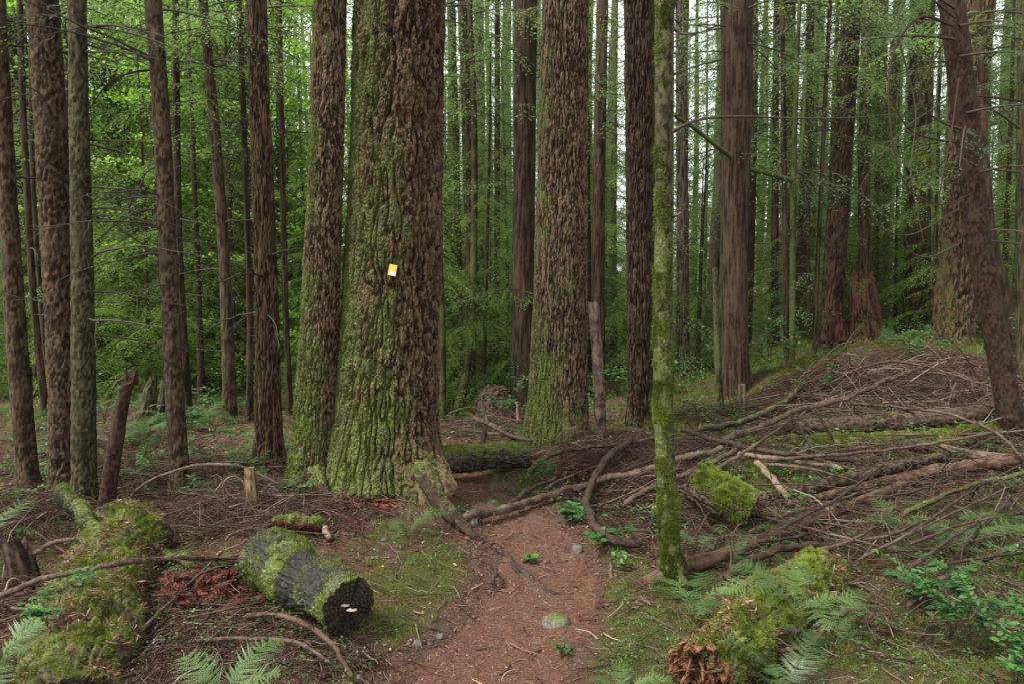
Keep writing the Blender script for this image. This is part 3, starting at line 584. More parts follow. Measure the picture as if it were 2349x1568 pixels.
for nm, pts, w, Yd, lab in (('conifer_tree', [(108, 985), (78, 700), (55, 300), (45, 0)], 15, 9.5, 'thin dark trunk seen between the border conifer and the stout knobbly conifer'),
                           ('conifer_tree', [(120, 960), (95, 700), (75, 400), (70, 0)], 11, 11, 'very thin leaning trunk in the gap left of the stout knobbly conifer'),
                           ('conifer_tree', [(574, 1040), (573, 700), (560, 300), (548, 0)], 14, 9.3, 'thin dark pole tree just left of the red footed fir'),
                           ('conifer_tree', [(668, 1040), (655, 700), (648, 400), (640, 0)], 13, 9.8, 'thin leaning brown pole between the red footed fir and the rough fir'),
                           ('conifer_tree', [(1080, 958), (1078, 600), (1068, 200), (1060, 0)], 24, 11.5, 'straight medium trunk in the gap right of the marker tree'),
                           ('conifer_tree', [(1138, 880), (1140, 500), (1141, 0)], 14, 15, 'thin straight trunk midway between the marker tree and the wide dark trunk'),
                           ('conifer_tree', [(1372, 950), (1373, 500), (1382, 0)], 29, 12, 'grey brown trunk behind the short broken pole'),
                           ('conifer_tree', [(1407, 900), (1408, 500), (1412, 0)], 14, 19, 'thin pale far trunk between the broken pole and the dark furrowed fir'),
                           ('conifer_tree', [(1566, 940), (1566, 500), (1562, 0)], 27, 12, 'pale grey trunk just right of the mossy pole tree'),
                           ('conifer_tree', [(1775, 925), (1777, 600), (1782, 0)], 16, 13, 'dark trunk of the thin cluster right of the big cedar'),
                           ('conifer_tree', [(1803, 920), (1800, 500), (1794, 0)], 13, 11, 'straight knotted thin trunk in front of the dark cluster trunk'),
                           ('conifer_tree', [(1866, 870), (1876, 600), (1892, 250), (1905, 0)], 10, 10.5, 'very thin leaning dark trunk left of the rotten red stump'),
                           ('conifer_tree', [(1985, 800), (1982, 400), (1990, 0)], 26, 14, 'dark trunk rising behind the rotten red stump'),
                           ('conifer_tree', [(2020, 800), (2014, 400), (2016, 0)], 16, 17, 'pale thin trunk right of the rotten red stump'),
                           ('conifer_tree', [(2108, 820), (2114, 400), (2124, 0)], 42, 14, 'broad furrowed trunk far behind the brush mound'),
                           ('conifer_tree', [(2075, 815), (2085, 500), (2100, 0)], 18, 18, 'slim trunk left of the broad trunk behind the brush mound'),
                           ('conifer_tree', [(2345, 1000), (2347, 600), (2350, 0)], 30, 7.8, 'mossy yellowish trunk cut by the right border')):
    big_ = w > 22
    tr(nm, lab, pts, [(0, w * 0.9), (600, w), (880, w * 1.1), (960, w * 1.35)], 'med' if big_ else 'scaly', M['grey'] if 'pale' in lab else M['lichen'] if 'mossy' in lab else M['hemlock'] if big_ else M['dark'], Y=Yd, seg=44 if big_ else 24, rings=90 if big_ else 50, ztop=4 + Yd * 0.6, moss=(ML, .2 if 'mossy' in lab else 0.02, .25, .6), nbr=7, brz=(1.5, 5.0), brL=(.3, 1.3), seed=int(pts[0][0]), depth=0.010 if big_ else None)
# right side
tr('fir_tree', 'dark rough fir leaning slightly, left of the rotten red stump', [(1902, 862), (1915, 600), (1938, 250), (1955, 0)], [(0, 40), (400, 44), (700, 48), (860, 62)], 'braid', M['dark'], Y=11.2, seg=80, rings=200, ztop=9, moss=(ML, .1, .1, .5), seed=41, nbr=6, depth=0.018)
tr('fir_tree', 'thick rough fir with flared mossy foot behind the leaning smooth trunk', [(2182, 838), (2195, 600), (2222, 200), (2240, 0)], [(0, 74), (400, 70), (600, 74), (750, 82), (838, 92)], 'med', M['fir'], Y=10.0, seg=120, rings=260, ztop=9, moss=(ML, .46, .2, .8), flare=.12, seed=43, depth=0.024)
tr('leaning_tree', 'smooth reddish trunk leaning left across the right side', [(2385, 1130), (2330, 980), (2290, 800), (2247, 560), (2218, 300), (2182, 0)], [(0, 53), (400, 53), (800, 50), (1000, 54), (1120, 68)], 'scaly', M['smooth'], Y=6.2, seg=120, rings=420, ztop=6, moss=(ML, .02, .05, .3), nbr=10, brz=(1.6, 3.6), brL=(.2, 1.0), seed=45, depth=0.006, brm=M['twig'])
tr('leaning_tree', 'thin black stem leaning behind the smooth leaning trunk', [(2345, 800), (2310, 680), (2275, 520), (2255, 250), (2245, 0)], [(0, 12), (520, 16), (700, 24), (800, 20)], 'smooth', M['dark'], Y=8.5, seg=20, rings=60, ztop=7, seed=47)
tr('maple_tree', 'dark mossy curved stem in front of the trunk right of the marker tree', [(1046, 968), (1066, 870), (1078, 780), (1086, 600), (1088, 300), (1078, 0)], [(0, 11), (500, 16), (800, 18), (960, 22)], 'smooth', M['dark'], Y=10.6, seg=22, rings=90, ztop=8, moss=((0, -1, .3), .55, .3, 2), seed=49)
tr('maple_tree', 'dark mossy straight stem hugging the right edge of the marker tree', [(1013, 975), (1014, 800), (1008, 600), (1000, 300)], [(300, 16), (960, 20)], 'smooth', M['dark'], Y=9.5, seg=20, rings=60, ztop=6, moss=((0, -1, .3), .5, .3, 2), seed=51)
mp5 = tr('maple_tree', 'mossy slim maple holding a long green mossy branch', [(1815, 905), (1818, 700), (1820, 420), (1828, 150), (1835, 0)], [(0, 9), (400, 13), (900, 14)], 'smooth', M['lichen'], Y=10.4, seg=20, rings=80, ztop=8, moss=((-1, -1, .3), .75, .2, 2), seed=53)
def limb(tree, pts, r0, r1, m, mossv=0.0, nm='branch', seg=8, n=40, tuft=0):
    base = np.array(tree.location); P = curve(np.array(pts), n); t = np.linspace(0, 1, n)
    V, Q, D, q = tube(P, r0 + (r1 - r0) * t, seg, bark('smooth', r0 * 0.15)); mb = MB(); mb.add(V, Q, moss=mossv, tint=0.3); o = mb.obj(nm, m, tree, base)
    if tuft:
        tb = MB(); tufts(tb, V, Q, np.full(len(V), 1.0), tuft, 0.014, 0.003, 0.3); tag(tb.obj('moss', M['moss'], o), kind='stuff')
    return o
limb(mp5, [at(1816, 415, 10.4), at(1770, 400, 10.1), at(1715, 385, 9.8), at(1650, 340, 9.2), at(1590, 292, 8.6), at(1550, 268, 8.2)], 0.035, 0.020, M['lichen'], 1.0, tuft=2500)
limb(mp5, [at(1818, 470, 10.4), at(1835, 380, 10.6), at(1845, 250, 10.8), at(1850, 120, 11)], 0.03, 0.015, M['lichen'], 0.9)
limb(t5, [at(1527, 313, A(1545, 1335)[1]), at(1565, 290, 4.0), at(1620, 272, 4.1), at(1720, 268, 4.2), at(1830, 272, 4.4), at(1960, 270, 4.6), at(2045, 262, 4.7)], 0.009, 0.003, M['limb'])
limb(t5, [at(1540, 65, 4.1), at(1570, 78, 4.0), at(1605, 74, 4.0)], 0.007, 0.004, M['limb'])
limb(t5, [at(1543, 500, 4.1), at(1552, 494, 4.02), at(1562, 487, 4.0)], 0.006, 0.003, M['stick_pale'])
limb(t5, [at(1505, 500, 4.1), at(1499, 497, 4.05), at(1494, 494, 4.0)], 0.005, 0.003, M['stick_pale'])

# ------------------------------------------------------------------ broken snags and stumps
tr('snag', 'short broken dead pole with bare snapped top beside the reddish fir', [(1378, 1052), (1372, 850), (1361, 690)], [(690, 24), (1000, 28), (1052, 34)], 'smooth', M['stick'], Y=7.0, cat='dead tree', seg=40, rings=120, moss=(ML, .18, .1, .5), broken=True, seed=61, flare=.1)
tr('snag', 'mossy broken stub tree left of the big cedar', [(1650, 965), (1646, 800), (1640, 610)], [(610, 12), (900, 18), (965, 26)], 'scaly', M['lichen'], Y=9.0, cat='dead tree', seg=28, rings=90, moss=(ML, .6, .3, .6), broken=True, seed=63)
sn = tr('snag', 'leaning broken brown snag with jagged top in front of the conifers', [(240, 1205), (255, 1080), (278, 940), (302, 838)], [(838, 26), (1000, 32), (1205, 38)], 'scaly', M['smooth'], Y=5.0, cat='dead tree', seg=48, rings=160, moss=(ML, .25, .35, .3), broken=True, seed=65, flare=.05, jag=.12)
limb(sn, [at(283, 868, 4.95), at(268, 876, 4.9), at(258, 892, 4.85)], 0.012, 0.008, M['stick_dark'])
tr('post_stump', 'short yellowish rotten stub with mossy foot in the brown brush', [(580, 1182), (577, 1130), (572, 1070)], [(1070, 22), (1120, 28), (1182, 38)], 'cedar', M['post'], cat='stump', seg=36, rings=70, moss=(ML, .1, .85, .14), broken=True, seed=67, flare=.15)
def stump(name, label, pts, widths, Yd, m, seed, jag, seg=90, jg=.35, rings=110, cat='stump', moss=(ML, .25, .3, .3), flare=.4):
    tr(name, label, pts, widths, 'cedar', m, Y=Yd, cat=cat, seg=seg, rings=rings, moss=moss, broken=True, seed=seed, flare=flare, depth=jag, jag=jg)
stump('rotten_stump', 'tall jagged rotten red stump on the brush mound', [(1985, 842), (1984, 740), (1974, 602)], [(602, 46), (700, 62), (760, 74), (842, 96)], 10.6, M['rot_dark'], 71, .014, flare=.12, moss=(ML, .40, .35, .6), jg=.26)
stump('rotten_stump', 'crumbling dark red stump at the foot of the fir left of the tall stump', [(1928, 850), (1926, 770), (1930, 690)], [(690, 22), (770, 50), (850, 64)], 10.7, M['rot_dark'], 73, .014, flare=.12, jg=.4)
stump('split_stump', 'leaning split mossy stump half behind the leaning slim conifer', [(310, 1055), (335, 950), (352, 845)], [(845, 14), (950, 40), (1055, 62)], 8.2, M['lichen'], 75, .03, moss=(ML, .35, .2, .4), flare=.2)
stump('split_stump', 'black leaning slab of the split stump behind the leaning slim conifer', [(352, 1055), (368, 950), (380, 850)], [(850, 8), (950, 22), (1055, 32)], 8.4, M['stick_dark'], 76, .02, flare=.2)
stump('root_mass', 'upturned dark earthy root mass left of the wide dark trunk', [(1140, 985), (1138, 930), (1142, 880)], [(880, 40), (920, 84), (985, 96)], 9.6, M['log'], 77, .03, moss=(ML, .05, .2, .3), jg=.15)
stump('rotten_stump', 'low crumbling brown stump between the two cut logs and the rough fir', [(700, 1160), (700, 1135), (702, 1118)], [(1118, 30), (1135, 40), (1160, 46)], 5.5, M['rot'], 78, .02, seg=60, rings=50)
stump('rotten_stump', 'small splintered stump with frayed brown top at the left border', [(52, 1335), (48, 1290), (30, 1235)], [(1235, 46), (1280, 52), (1335, 60)], 3.9, M['log'], 79, .02, seg=60, rings=60)
stump('post_stump', 'small upright wooden stub at the foot of the big cedar', [(1702, 985), (1704, 965), (1708, 946)], [(946, 16), (985, 20)], 8.8, M['stick_pale'], 80, .01, seg=30, rings=40)

# ------------------------------------------------------------------ logs, poles and sticks
def log(label, P, r0, r1, style, m, mossv=(0.3, 0.6), seg=80, rings=160, cat='log', name='fallen_log', depth=None, tuft=0, ends=(True, True), endm=None, tl=.012, tw=.0016, sag=0.0, offs=0.0, lump=0.12):
    P = curve(np.array(P, float), rings); t = np.linspace(0, 1, rings)
    rad = r0 + (r1 - r0) * t
    f = bark(style, depth)
    def disp(q, d): return f(q, d) + r0 * lump * fbm(q * [1.5 / (3 * r0), 1.5 / (3 * r0), 3.5], 3)
    V, Q, D, q = tube(P, rad, seg, disp, off=offs)
    mm = mossv[0] + mossv[1] * D[:, 2] + 0.55 * fbm(V * 5.5 + offs, 4)
    o = P[len(P) // 2]; root_ = empty(name, o, label, cat)
    mb = MB(); mb.add(V, Q, moss=mm, tone=f.tone); mb.obj('bark', m, root_, o)
    for e, on in ((0, ends[0]), (1, ends[1])):
        if not on: continue
        ring = V[-seg:] if e else V[:seg]; c = ring.mean(0); ax = unit(P[-1] - P[-2]) if e else unit(P[0] - P[1])
        KR = np.linspace(1, .04, 18); NR = len(KR); thc = np.arange(seg) * 6.283 / seg; crack = np.exp(-(perlin(np.stack([np.cos(thc) * 2.2, np.sin(thc) * 2.2, 0 * thc + offs], 1)) / .05) ** 2)
        tone = np.concatenate([.25 * np.sin(i_ * 2.3 + 1.2 * fbm(np.stack([np.cos(thc), np.sin(thc), 0 * thc + i_ * .2], 1), 2)) - .5 * crack * (k < .95) for i_, k in enumerate(KR)] + [np.zeros(1)])
        cb = MB(); VV = [c + (ring - c) * k + ax * (0.006 * (1 - k) + rad[0] * 0.05 * perlin(ring * 25)[:, None] * (k < .98)) for k in KR]
        T_ = [((a + 1) % seg + (NR - 1) * seg, a + (NR - 1) * seg, NR * seg) if e == 0 else (a + (NR - 1) * seg, (a + 1) % seg + (NR - 1) * seg, NR * seg) for a in range(seg)]
        cb.add(np.vstack(VV + [c[None]]), grid_q(NR, seg), T_, tone=tone, moss=np.concatenate([np.full(seg, max(0, .42 - .11 * i_)) for i_ in range(NR)] + [np.zeros(1)])); cb.obj('cut_end', endm or M['cut'], root_, o)
    if tuft:
        tb = MB(); tufts(tb, V, Q, mm - 0.2, tuft, tl, tw, 0.4, tmin=.06); tag(tb.obj('moss', M['moss'], root_, o), kind='stuff')
    return root_, V, Q
cl_, _, _ = log('black wet log with cut end and two pale shelf fungi, lying left of the path', [A(612, 1282, .16), A(700, 1330, .16), A(797, 1392, .155)], 0.152, 0.120, 'med', M['log_black'], (0.48, -0.04), seg=150, rings=260, depth=0.007, lump=.26, tuft=18000, offs=3)
# shelf fungi on the cut face
fe = A(797, 1392, .155); fd = unit(A(797, 1392, .155) - A(700, 1330, .16))
def fungus(px, py, w, label):
    c = fe + fd * 0.012; s = mpp(c); c = c + np.array([(px - 808) * s, 0, -(py - 1403) * s]); c = c + fd * 0.006
    mb = MB(); n, k = 9, 20; u = np.linspace(0, 1, n)[:, None]; th = np.linspace(0, math.pi, k)[None]
    sdv = unit(np.cross(fd, [0, 0, 1.0]))
    P_ = []
    for side in (1, -1):
        r = np.sin(u * math.pi / 2); zz_ = side * 0.005 * np.cos(u * math.pi / 2) + 0 * th
        P_.append(c + (np.cos(th) * r)[..., None] * sdv * w + (np.sin(th) * r)[..., None] * fd * w * .8 + (zz_ + 0.15 * w * np.cos(th))[..., None] * np.array([0, 0, 1.0]))
    for q_ in P_:
        i = np.arange(n - 1)[:, None] * k; j = np.arange(k - 1)[None]; mb.add(q_, np.stack([i + j, i + j + 1, i + k + j + 1, i + k + j], -1).reshape(-1, 4))
    tag(mb.obj('shelf_fungus', M['fungus'], None, c), label, 'fungus')
fungus(797, 1394, .022, 'upper pale shelf fungus on the cut face of the black log')
fungus(812, 1405, .026, 'lower longer pale shelf fungus on the cut face of the black log')
log('short thick mossy log bolt lying right of the thin mossy tree', [A(1598, 1106, .27), A(1655, 1138, .21), A(1722, 1172, .13)], 0.138, 0.120, 'med', M['log'], (0.42, 0.60), seg=110, rings=160, depth=.010, tuft=40000, tl=.020, tw=.0024, offs=5, endm=M['log'])
log('hollow mossy log bridging the hollow behind the marker tree', [A(950, 1062, .19), A(1050, 1052, .18), A(1130, 1046, .17), A(1215, 1040, .13)], 0.115, 0.10, 'med', M['stick_dark'], (0.15, 0.75), seg=90, rings=150, depth=.012, tuft=9000, offs=7)
log('long brown bark log under the slanting pale pole on the right', [A(1770, 985, .12), A(1990, 972, .13), A(2190, 955, .14), A(2330, 938, .12)], 0.085, 0.085, 'scaly', M['log'], (0.0, 0.22), seg=60, rings=240, depth=.007, offs=9)
log('long green mossy log just below the brown bark log', [A(1690, 1030, .04), A(1950, 1022, .05), A(2160, 1012, .06), A(2300, 990, .05)], 0.10, 0.09, 'scaly', M['log'], (0.45, 0.5), seg=50, rings=200, depth=.012, tuft=26000, tl=.018, tw=.003, offs=11)
log('reddish slim log running from the thin mossy tree up to the right', [A(1385, 1380, -.04), A(1525, 1318, .03), A(1640, 1280, .05), A(1760, 1232, .08), A(1900, 1178, .08), A(2080, 1108, .07)], 0.040, 0.036, 'smooth', M['stick_red'], (-.1, .35), seg=40, rings=240, depth=.004, offs=13, endm=M['stick_pale'])
log('straight brown pole log above the reddish slim log', [A(1752, 1142, .06), A(1900, 1108, .10), A(2050, 1070, .12), A(2165, 1046, .10)], 0.050, 0.040, 'scaly', M['log'], (-.05, .3), seg=36, rings=160, offs=15, endm=M['stick_pale'])
log('dark reddish pole running to the right border under the brown pole log', [A(1800, 1160, .05), A(1980, 1118, .07), A(2160, 1078, .12), A(2349, 1050, .14), A(2420, 1040, .14)], 0.030, 0.050, 'scaly', M['stick_red'], (-.1, .25), seg=36, rings=200, offs=17)
log('splintered broken log end pointing left near the right border', [A(2160, 1020, .10), A(2230, 1042, .10), A(2320, 1058, .10)], 0.014, 0.050, 'cedar', M['stick'], (-.4, .2), seg=36, rings=80, offs=19)
# nurse logs
nl_, NV, NQ = log('fat mossy nurse log with splintered red end, bottom right of the path', [at(1602, 1548, 2.96), at(1700, 1462, 3.24), at(1795, 1385, 3.6), at(1895, 1322, 4.0)], 0.125, 0.15, 'med', M['log'], (0.62, 0.45), seg=120, rings=200, depth=.014, lump=.34, tuft=90000, tl=.016, tw=.0018, ends=(False, True), offs=21)
ln_, LV, LQ = log('wide crumbling moss covered nurse log in the left corner', [at(165, 1640, 2.75), at(200, 1490, 3.15), at(232, 1375, 3.6), at(275, 1285, 4.2), at(300, 1243, 4.6)], 0.18, 0.23, 'med', M['log'], (0.24, 0.42), seg=130, rings=240, depth=.016, lump=.34, tuft=80000, tl=.011, tw=.0016, offs=23)
# splinters at the broken end
eb = at(1602, 1548, 2.96); ax = unit(at(1602, 1548, 2.96) - at(1700, 1462, 3.24)); sp_ = MB()
u1 = unit(np.cross(ax, [0, 0, 1.0])); u2 = np.cross(u1, ax)
rr_, th_ = np.linspace(1.02, 0.02, 34)[:, None], (np.arange(110) * 2 * math.pi / 110)[None]
pq = np.stack([rr_ * np.cos(th_) * .128, rr_ * np.sin(th_) * .128, 0 * rr_ * th_], -1).reshape(-1, 3)
f1, f2, idc = worley(pq / np.array([.055, .034, 1]) + .8 * np.stack([fbm(pq * 18, 3), fbm(pq * 18 + 5, 3), 0 * pq[:, 0]], 1))
hgt = .01 + .10 * (idc - .5) * (np.repeat(rr_.ravel(), 110) < .97) + .030 * fbm(pq * [70, 30, 1], 3) - .05 * (1 - np.repeat(rr_.ravel(), 110))
sp_.add(eb - ax * .015 + pq[:, :1] * u1 + pq[:, 1:2] * u2 + hgt[:, None] * ax, grid_q(34, 110), None)
for k in range(26):
    a = RNG.random() * 6.283; rr = RNG.uniform(.03, .12); p = eb - ax * .02 + (u1 * math.cos(a) + u2 * math.sin(a)) * rr
    d = unit(ax + (u1 * math.cos(a) + u2 * math.sin(a)) * RNG.normal(.15, .2) + RNG.normal(0, .2, 3)); L = RNG.uniform(.05, .14); w = RNG.uniform(.003, .009)
    V, Q, _, _ = tube(curve([p - d * .05, p + d * L * .5 + RNG.normal(0, .006, 3), p + d * L], 6), np.array([w, w, w, w * .8, w * .5, w * .1]), 5)
    fl_ = unit(RNG.normal(0, 1, 3)); cc = V.mean(0); V = V - ((V - cc) @ fl_)[:, None] * fl_ * .7; sp_.add(V + RNG.normal(0, .0015, V.shape), Q)
sp_.obj('splintered_end', M['splinter'], nl_, np.array(nl_.location), smooth=False)
def stick(label, pts, r0, r1=None, m='stick', twn=6, cat='stick', name='fallen_stick', mossv=(-.2, .3), n=60, seg=10, tuft=0, side=0.25, group=None):
    r1 = r0 * .6 if r1 is None else r1
    P = curve(np.array([p if len(p) == 3 and not isinstance(p, tuple) else (A(p[0], p[1], (p[2] if len(p) > 2 else .02) + r0)) for p in pts]), n)
    sd = int(P[0, 0] * 1000) & 1023; rng = np.random.default_rng(sd)
    P = P + np.cumsum(rng.normal(0, r0 * .09, P.shape), 0) + r0 * .5 * np.stack([fbm(P * 7 + sd, 2), fbm(P * 7 + sd + 9, 2), fbm(P * 7 + sd + 21, 2)], 1)
    rd = np.linspace(r0, r1, n); rd[0] *= .1; rd[-1] *= .1; fade = np.ones(n); fade[0] = fade[-1] = 0; fade = fade.repeat(seg)
    V, Q, D, q = tube(P, rd, seg, lambda q, d: fade * r0 * (.18 * fbm(q * [1, 1, .4] / r0 * .8 + sd, 3) + .9 * np.maximum(0, perlin(q * [.6, .6, .25] / r0 + sd) - .30))); o = P[n // 2]
    mm = mossv[0] + mossv[1] * D[:, 2] + .3 * fbm(V * 6, 2)
    if twn:
        root_ = empty(name, o, label, cat, group); mb = MB(); mb.add(V, Q, moss=mm); mb.obj('stem', M[m], root_, o)
        k = rng.integers(5, n - 3, twn); Tn = unit(P[np.minimum(k + 1, n - 1)] - P[k - 1])
        d = unit(Tn * .8 + rnd_unit(twn, rng)); L = side * rng.uniform(.3, 1.2, twn); tt = np.linspace(0, 1, 7)
        for a in range(twn):
            pp = P[k[a]] + d[a] * L[a] * tt[:, None] + np.cumsum(rng.normal(0, .006, (7, 3)), 0) - np.array([0, 0, .12]) * L[a] * tt[:, None] ** 2
            pp[:, 2] = np.maximum(pp[:, 2], height(pp[:, 0], pp[:, 1]) - .01)
            Vt, Qt = twigs(pp[None], (max(.0018, r0 * .22) * (1 - .75 * tt))[None], 4); tb = MB(); tb.add(Vt, Qt, tint=.55); tb.obj('side_twig', M['twig'], root_, o)
    else:
        mb = MB(); mb.add(V, Q, moss=mm); root_ = tag(mb.obj(name, M[m], None, o), label, cat, group)
    if tuft:
        tb = MB(); tufts(tb, V, Q, mm, tuft, .012, .0018, .3); ob = tb.obj('moss', M['moss'], root_, o); tag(ob, kind='stuff')
        if not twn: root_ = root_
    return root_
stick('long straight brown pole with its end on the path', [(1055, 1187, 0.0), (1200, 1152, .05), (1350, 1105, .10), (1450, 1072, .12), (1560, 1040, .14), (1660, 1012, .16)], .030, .024, 'stick', 5, n=120, seg=16, name='fallen_pole')
stick('long pale pole slanting up the brush mound on the right', [(1660, 1012, .12), (1800, 955, .22), (1960, 905, .30), (2060, 865, .34), (2150, 832, .34)], .030, .014, 'stick', 8, n=120, seg=16, name='fallen_pole', side=.5)
stick('curved purple brown branch bending like a hook right of the path', [(1450, 1003, .12), (1395, 1050, .16), (1362, 1105, .12), (1345, 1150, .08), (1362, 1205, .05), (1410, 1240, .04), (1475, 1252, .03)], .024, .028, 'log', 3, n=90, seg=16)
stick('wavy mossy branch arching in front of the reddish fir foot', [(1205, 1085, .02), (1255, 1045, .10), (1320, 1025, .14), (1400, 1018, .12), (1500, 998, .10)], .020, .014, 'lichen', 4, mossv=(.3, .2), n=80, seg=12)
stick('dark stick lying along the upper side of the long straight pole', [(1165, 1160, .02), (1215, 1125, .06), (1270, 1100, .08)], .020, .012, 'stick_dark', 2)
stick('thin stick above the dark stick at the reddish fir foot', [(1250, 1120, .05), (1320, 1085, .08), (1395, 1062, .1)], .010, .008, 'stick', 2)
stick('slanted stick leaning on the hollow log, higher end left', [(1085, 955, .20), (1140, 985, .18), (1190, 1012, .12), (1222, 1035, .06)], .022, .020, 'stick', 5, side=.4)
stick('nearly level stick crossing above the hollow log', [(1060, 985, .12), (1140, 995, .16), (1225, 1012, .14)], .016, .016, 'stick', 5, side=.4)
stick('short stick with a bright broken yellow tip hanging over the hollow log', [at(1113, 985, 7.0), at(1112, 1010, 6.9), at(1108, 1045, 6.85)], .022, .022, 'log', 0)
stick('thin hooked stick standing up left of the root mass', [at(1128, 1010, 7.6), at(1112, 950, 7.8), at(1104, 910, 7.9), at(1122, 900, 7.9)], .010, .008, 'stick', 0)
stick('pale forked stub standing before the wide dark trunk', [at(1190, 995, 8.6), at(1186, 960, 8.6), at(1182, 920, 8.6)], .025, .015, 'stick_pale', 2, side=.15)
stick('blackened long branch lying among the brush, level', [(1560, 985, .12), (1640, 1008, .12), (1760, 1038, .12), (1960, 1062, .10)], .022, .018, 'stick_dark', 6, n=90)
stick('pale bare splintered pole in the brush on the right', [(1690, 1040, .10), (1780, 1052, .10), (1860, 1066, .08), (1925, 1082, .06)], .018, .020, 'stick_pale', 2)
stick('thin brown branch above the short mossy bolt', [(1430, 1155, .05), (1520, 1105, .10), (1620, 1060, .14), (1695, 1018, .2)], .022, .018, 'stick', 5)
stick('blotchy crooked branch right of the short mossy bolt', [(1735, 1060, .12), (1775, 1100, .10), (1810, 1140, .03)], .022, .022, 'stick_pale', 3, mossv=(.2, .3))
stick('thin pale stick just above the reddish slim log', [(1715, 1225, .05), (1800, 1180, .08), (1900, 1150, .08), (2010, 1115, .08)], .011, .009, 'stick', 5, n=80)
stick('dark mottled branch below the reddish slim log', [(1660, 1322, .03), (1740, 1280, .06), (1820, 1262, .06), (1900, 1268, .05)], .026, .018, 'log', 4)
stick('mossy yellowish branch slanting near the right border', [(2020, 1215, .05), (2120, 1150, .12), (2220, 1110, .16), (2349, 1075, .18)], .018, .015, 'lichen', 5, mossv=(.4, .3), n=80)
stick('thin stick in front of the shrub near the right border', [(2080, 1360, .08), (2200, 1310, .08), (2349, 1240, .08)], .014, .012, 'stick', 4)
stick('long arching twig over the top of the brush mound', [(1850, 905, .10), (1960, 850, .35), (2060, 828, .45), (2200, 860, .45), (2330, 905, .35)], .014, .008, 'stick', 10, n=90, side=.5)
stick('bent branch crossing the brush mound toward the leaning trunk', [(1950, 925, .12), (2060, 930, .25), (2180, 945, .32), (2300, 995, .25), (2345, 1040, .2)], .014, .010, 'stick', 8, n=90, side=.5)
stick('dark thin stick leaning steeply before the brown bark log', [(1868, 935, .40), (1900, 985, .22), (1925, 1030, .02)], .012, .010, 'stick_dark', 1)
stick('shorter dark stick left of the steeply leaning thin stick', [(1812, 950, .34), (1845, 1000, .16), (1880, 1050, .02)], .010, .009, 'stick_dark', 1)
stick('pinkish root branch at the left foot of the brush mound', [(1790, 915, .05), (1830, 930, .12), (1880, 945, .1)], .014, .012, 'stick_red', 2)
stick('mossy root like log at the left edge of the brush mound', [(1600, 985, .08), (1700, 965, .10), (1790, 925, .12), (1850, 870, .14)], .030, .030, 'stick_dark', 3, mossv=(.2, .4))
# left side sticks
stick('long grey stick crossing the left corner in front of the nurse log', [(-20, 1375, .12), (80, 1335, .22), (200, 1305, .30), (340, 1285, .28), (540, 1278, .18)], .013, .011, 'stick', 12, n=90, side=.22)
stick('upper thin stick ending at the black mossy limb on the nurse log', [(75, 1270, .2), (130, 1242, .25), (200, 1235, .26), (260, 1250, .22)], .012, .009, 'stick', 4)
stick('black mossy broken limb leaning across the left nurse log', [at(128, 1122, 4.35), at(200, 1185, 4.2), at(262, 1250, 4.0), at(330, 1335, 3.75), at(405, 1430, 3.45)], .045, .036, 'log_black', 3, mossv=(.32, .35), n=90, seg=24, tuft=5000)
stick('tall arching pale twig over the brown brush on the left', [(285, 1160, .05), (330, 1110, .18), (430, 1070, .28), (520, 1062, .30), (570, 1072, .26), (655, 1112, .12)], .012, .008, 'stick', 8, n=90, side=.35)
stick('reddish curved stick around the end of the black wet log', [(560, 1412, .02), (620, 1408, .05), (700, 1430, .06), (770, 1490, .03), (810, 1560, .02)], .012, .010, 'stick_red', 5)
stick('thin stick lying below the rotten red wood on the left', [(440, 1470, .04), (560, 1462, .06), (680, 1470, .06), (760, 1520, .04)], .009, .007, 'stick', 6)
stick('mossy small log running level in the brown brush on the left', [(345, 1262, .02), (440, 1272, .03), (540, 1272, .03)], .035, .030, 'lichen', 2, mossv=(.6, .3), tuft=3000)
stick('wood root curling over the duff beside the black wet log', [(690, 1185, .04), (725, 1200, .06), (745, 1235, .02)], .026, .016, 'stick_pale', 0)
stick('mossy stub end lying behind the black wet log', [(630, 1205, .04), (680, 1195, .05), (715, 1205, .05)], .035, .040, 'rot', 0, mossv=(.4, .5), tuft=1500)
stick('exposed dark root crossing the path below the big root', [(1112, 1248, .0), (1160, 1275, -.012), (1205, 1320, -.012), (1250, 1355, -.018), (1290, 1372, -.03)], .018, .012, 'stick_dark', 0, name='exposed_root', cat='root', n=80)
stick('short forked branch of dark root on the path', [(1175, 1290, -.01), (1200, 1340, -.012), (1235, 1375, -.02)], .012, .006, 'stick_dark', 0, name='exposed_root', cat='root')
stick('small dark root running right from the big root tip', [(1105, 1240, -.005), (1140, 1246, -.008), (1165, 1252, -.02)], .012, .006, 'stick_dark', 0, name='exposed_root', cat='root')
stick('gnarled dark root knob standing on the path edge', [(1135, 1350, 0), (1128, 1325, .05), (1138, 1305, .06), (1130, 1290, .04)], .013, .008, 'stick_dark', 2, name='exposed_root', cat='root', side=.08)
stick('brown crooked twig standing right of the path with mossy top', [(1402, 1320, .0), (1398, 1280, .08), (1392, 1262, .12)], .009, .007, 'stick', 1, side=.1)
stick('crooked red brown twig in the bottom right moss', [(1720, 1500, .05), (1850, 1478, .06), (1905, 1425, .08), (1975, 1392, .08)], .010, .006, 'stick_red', 5)
stick('brown branch stub lying against the bottom nurse log', [(1680, 1465, .1), (1760, 1458, .12), (1830, 1450, .1)], .018, .012, 'stick_dark', 2)
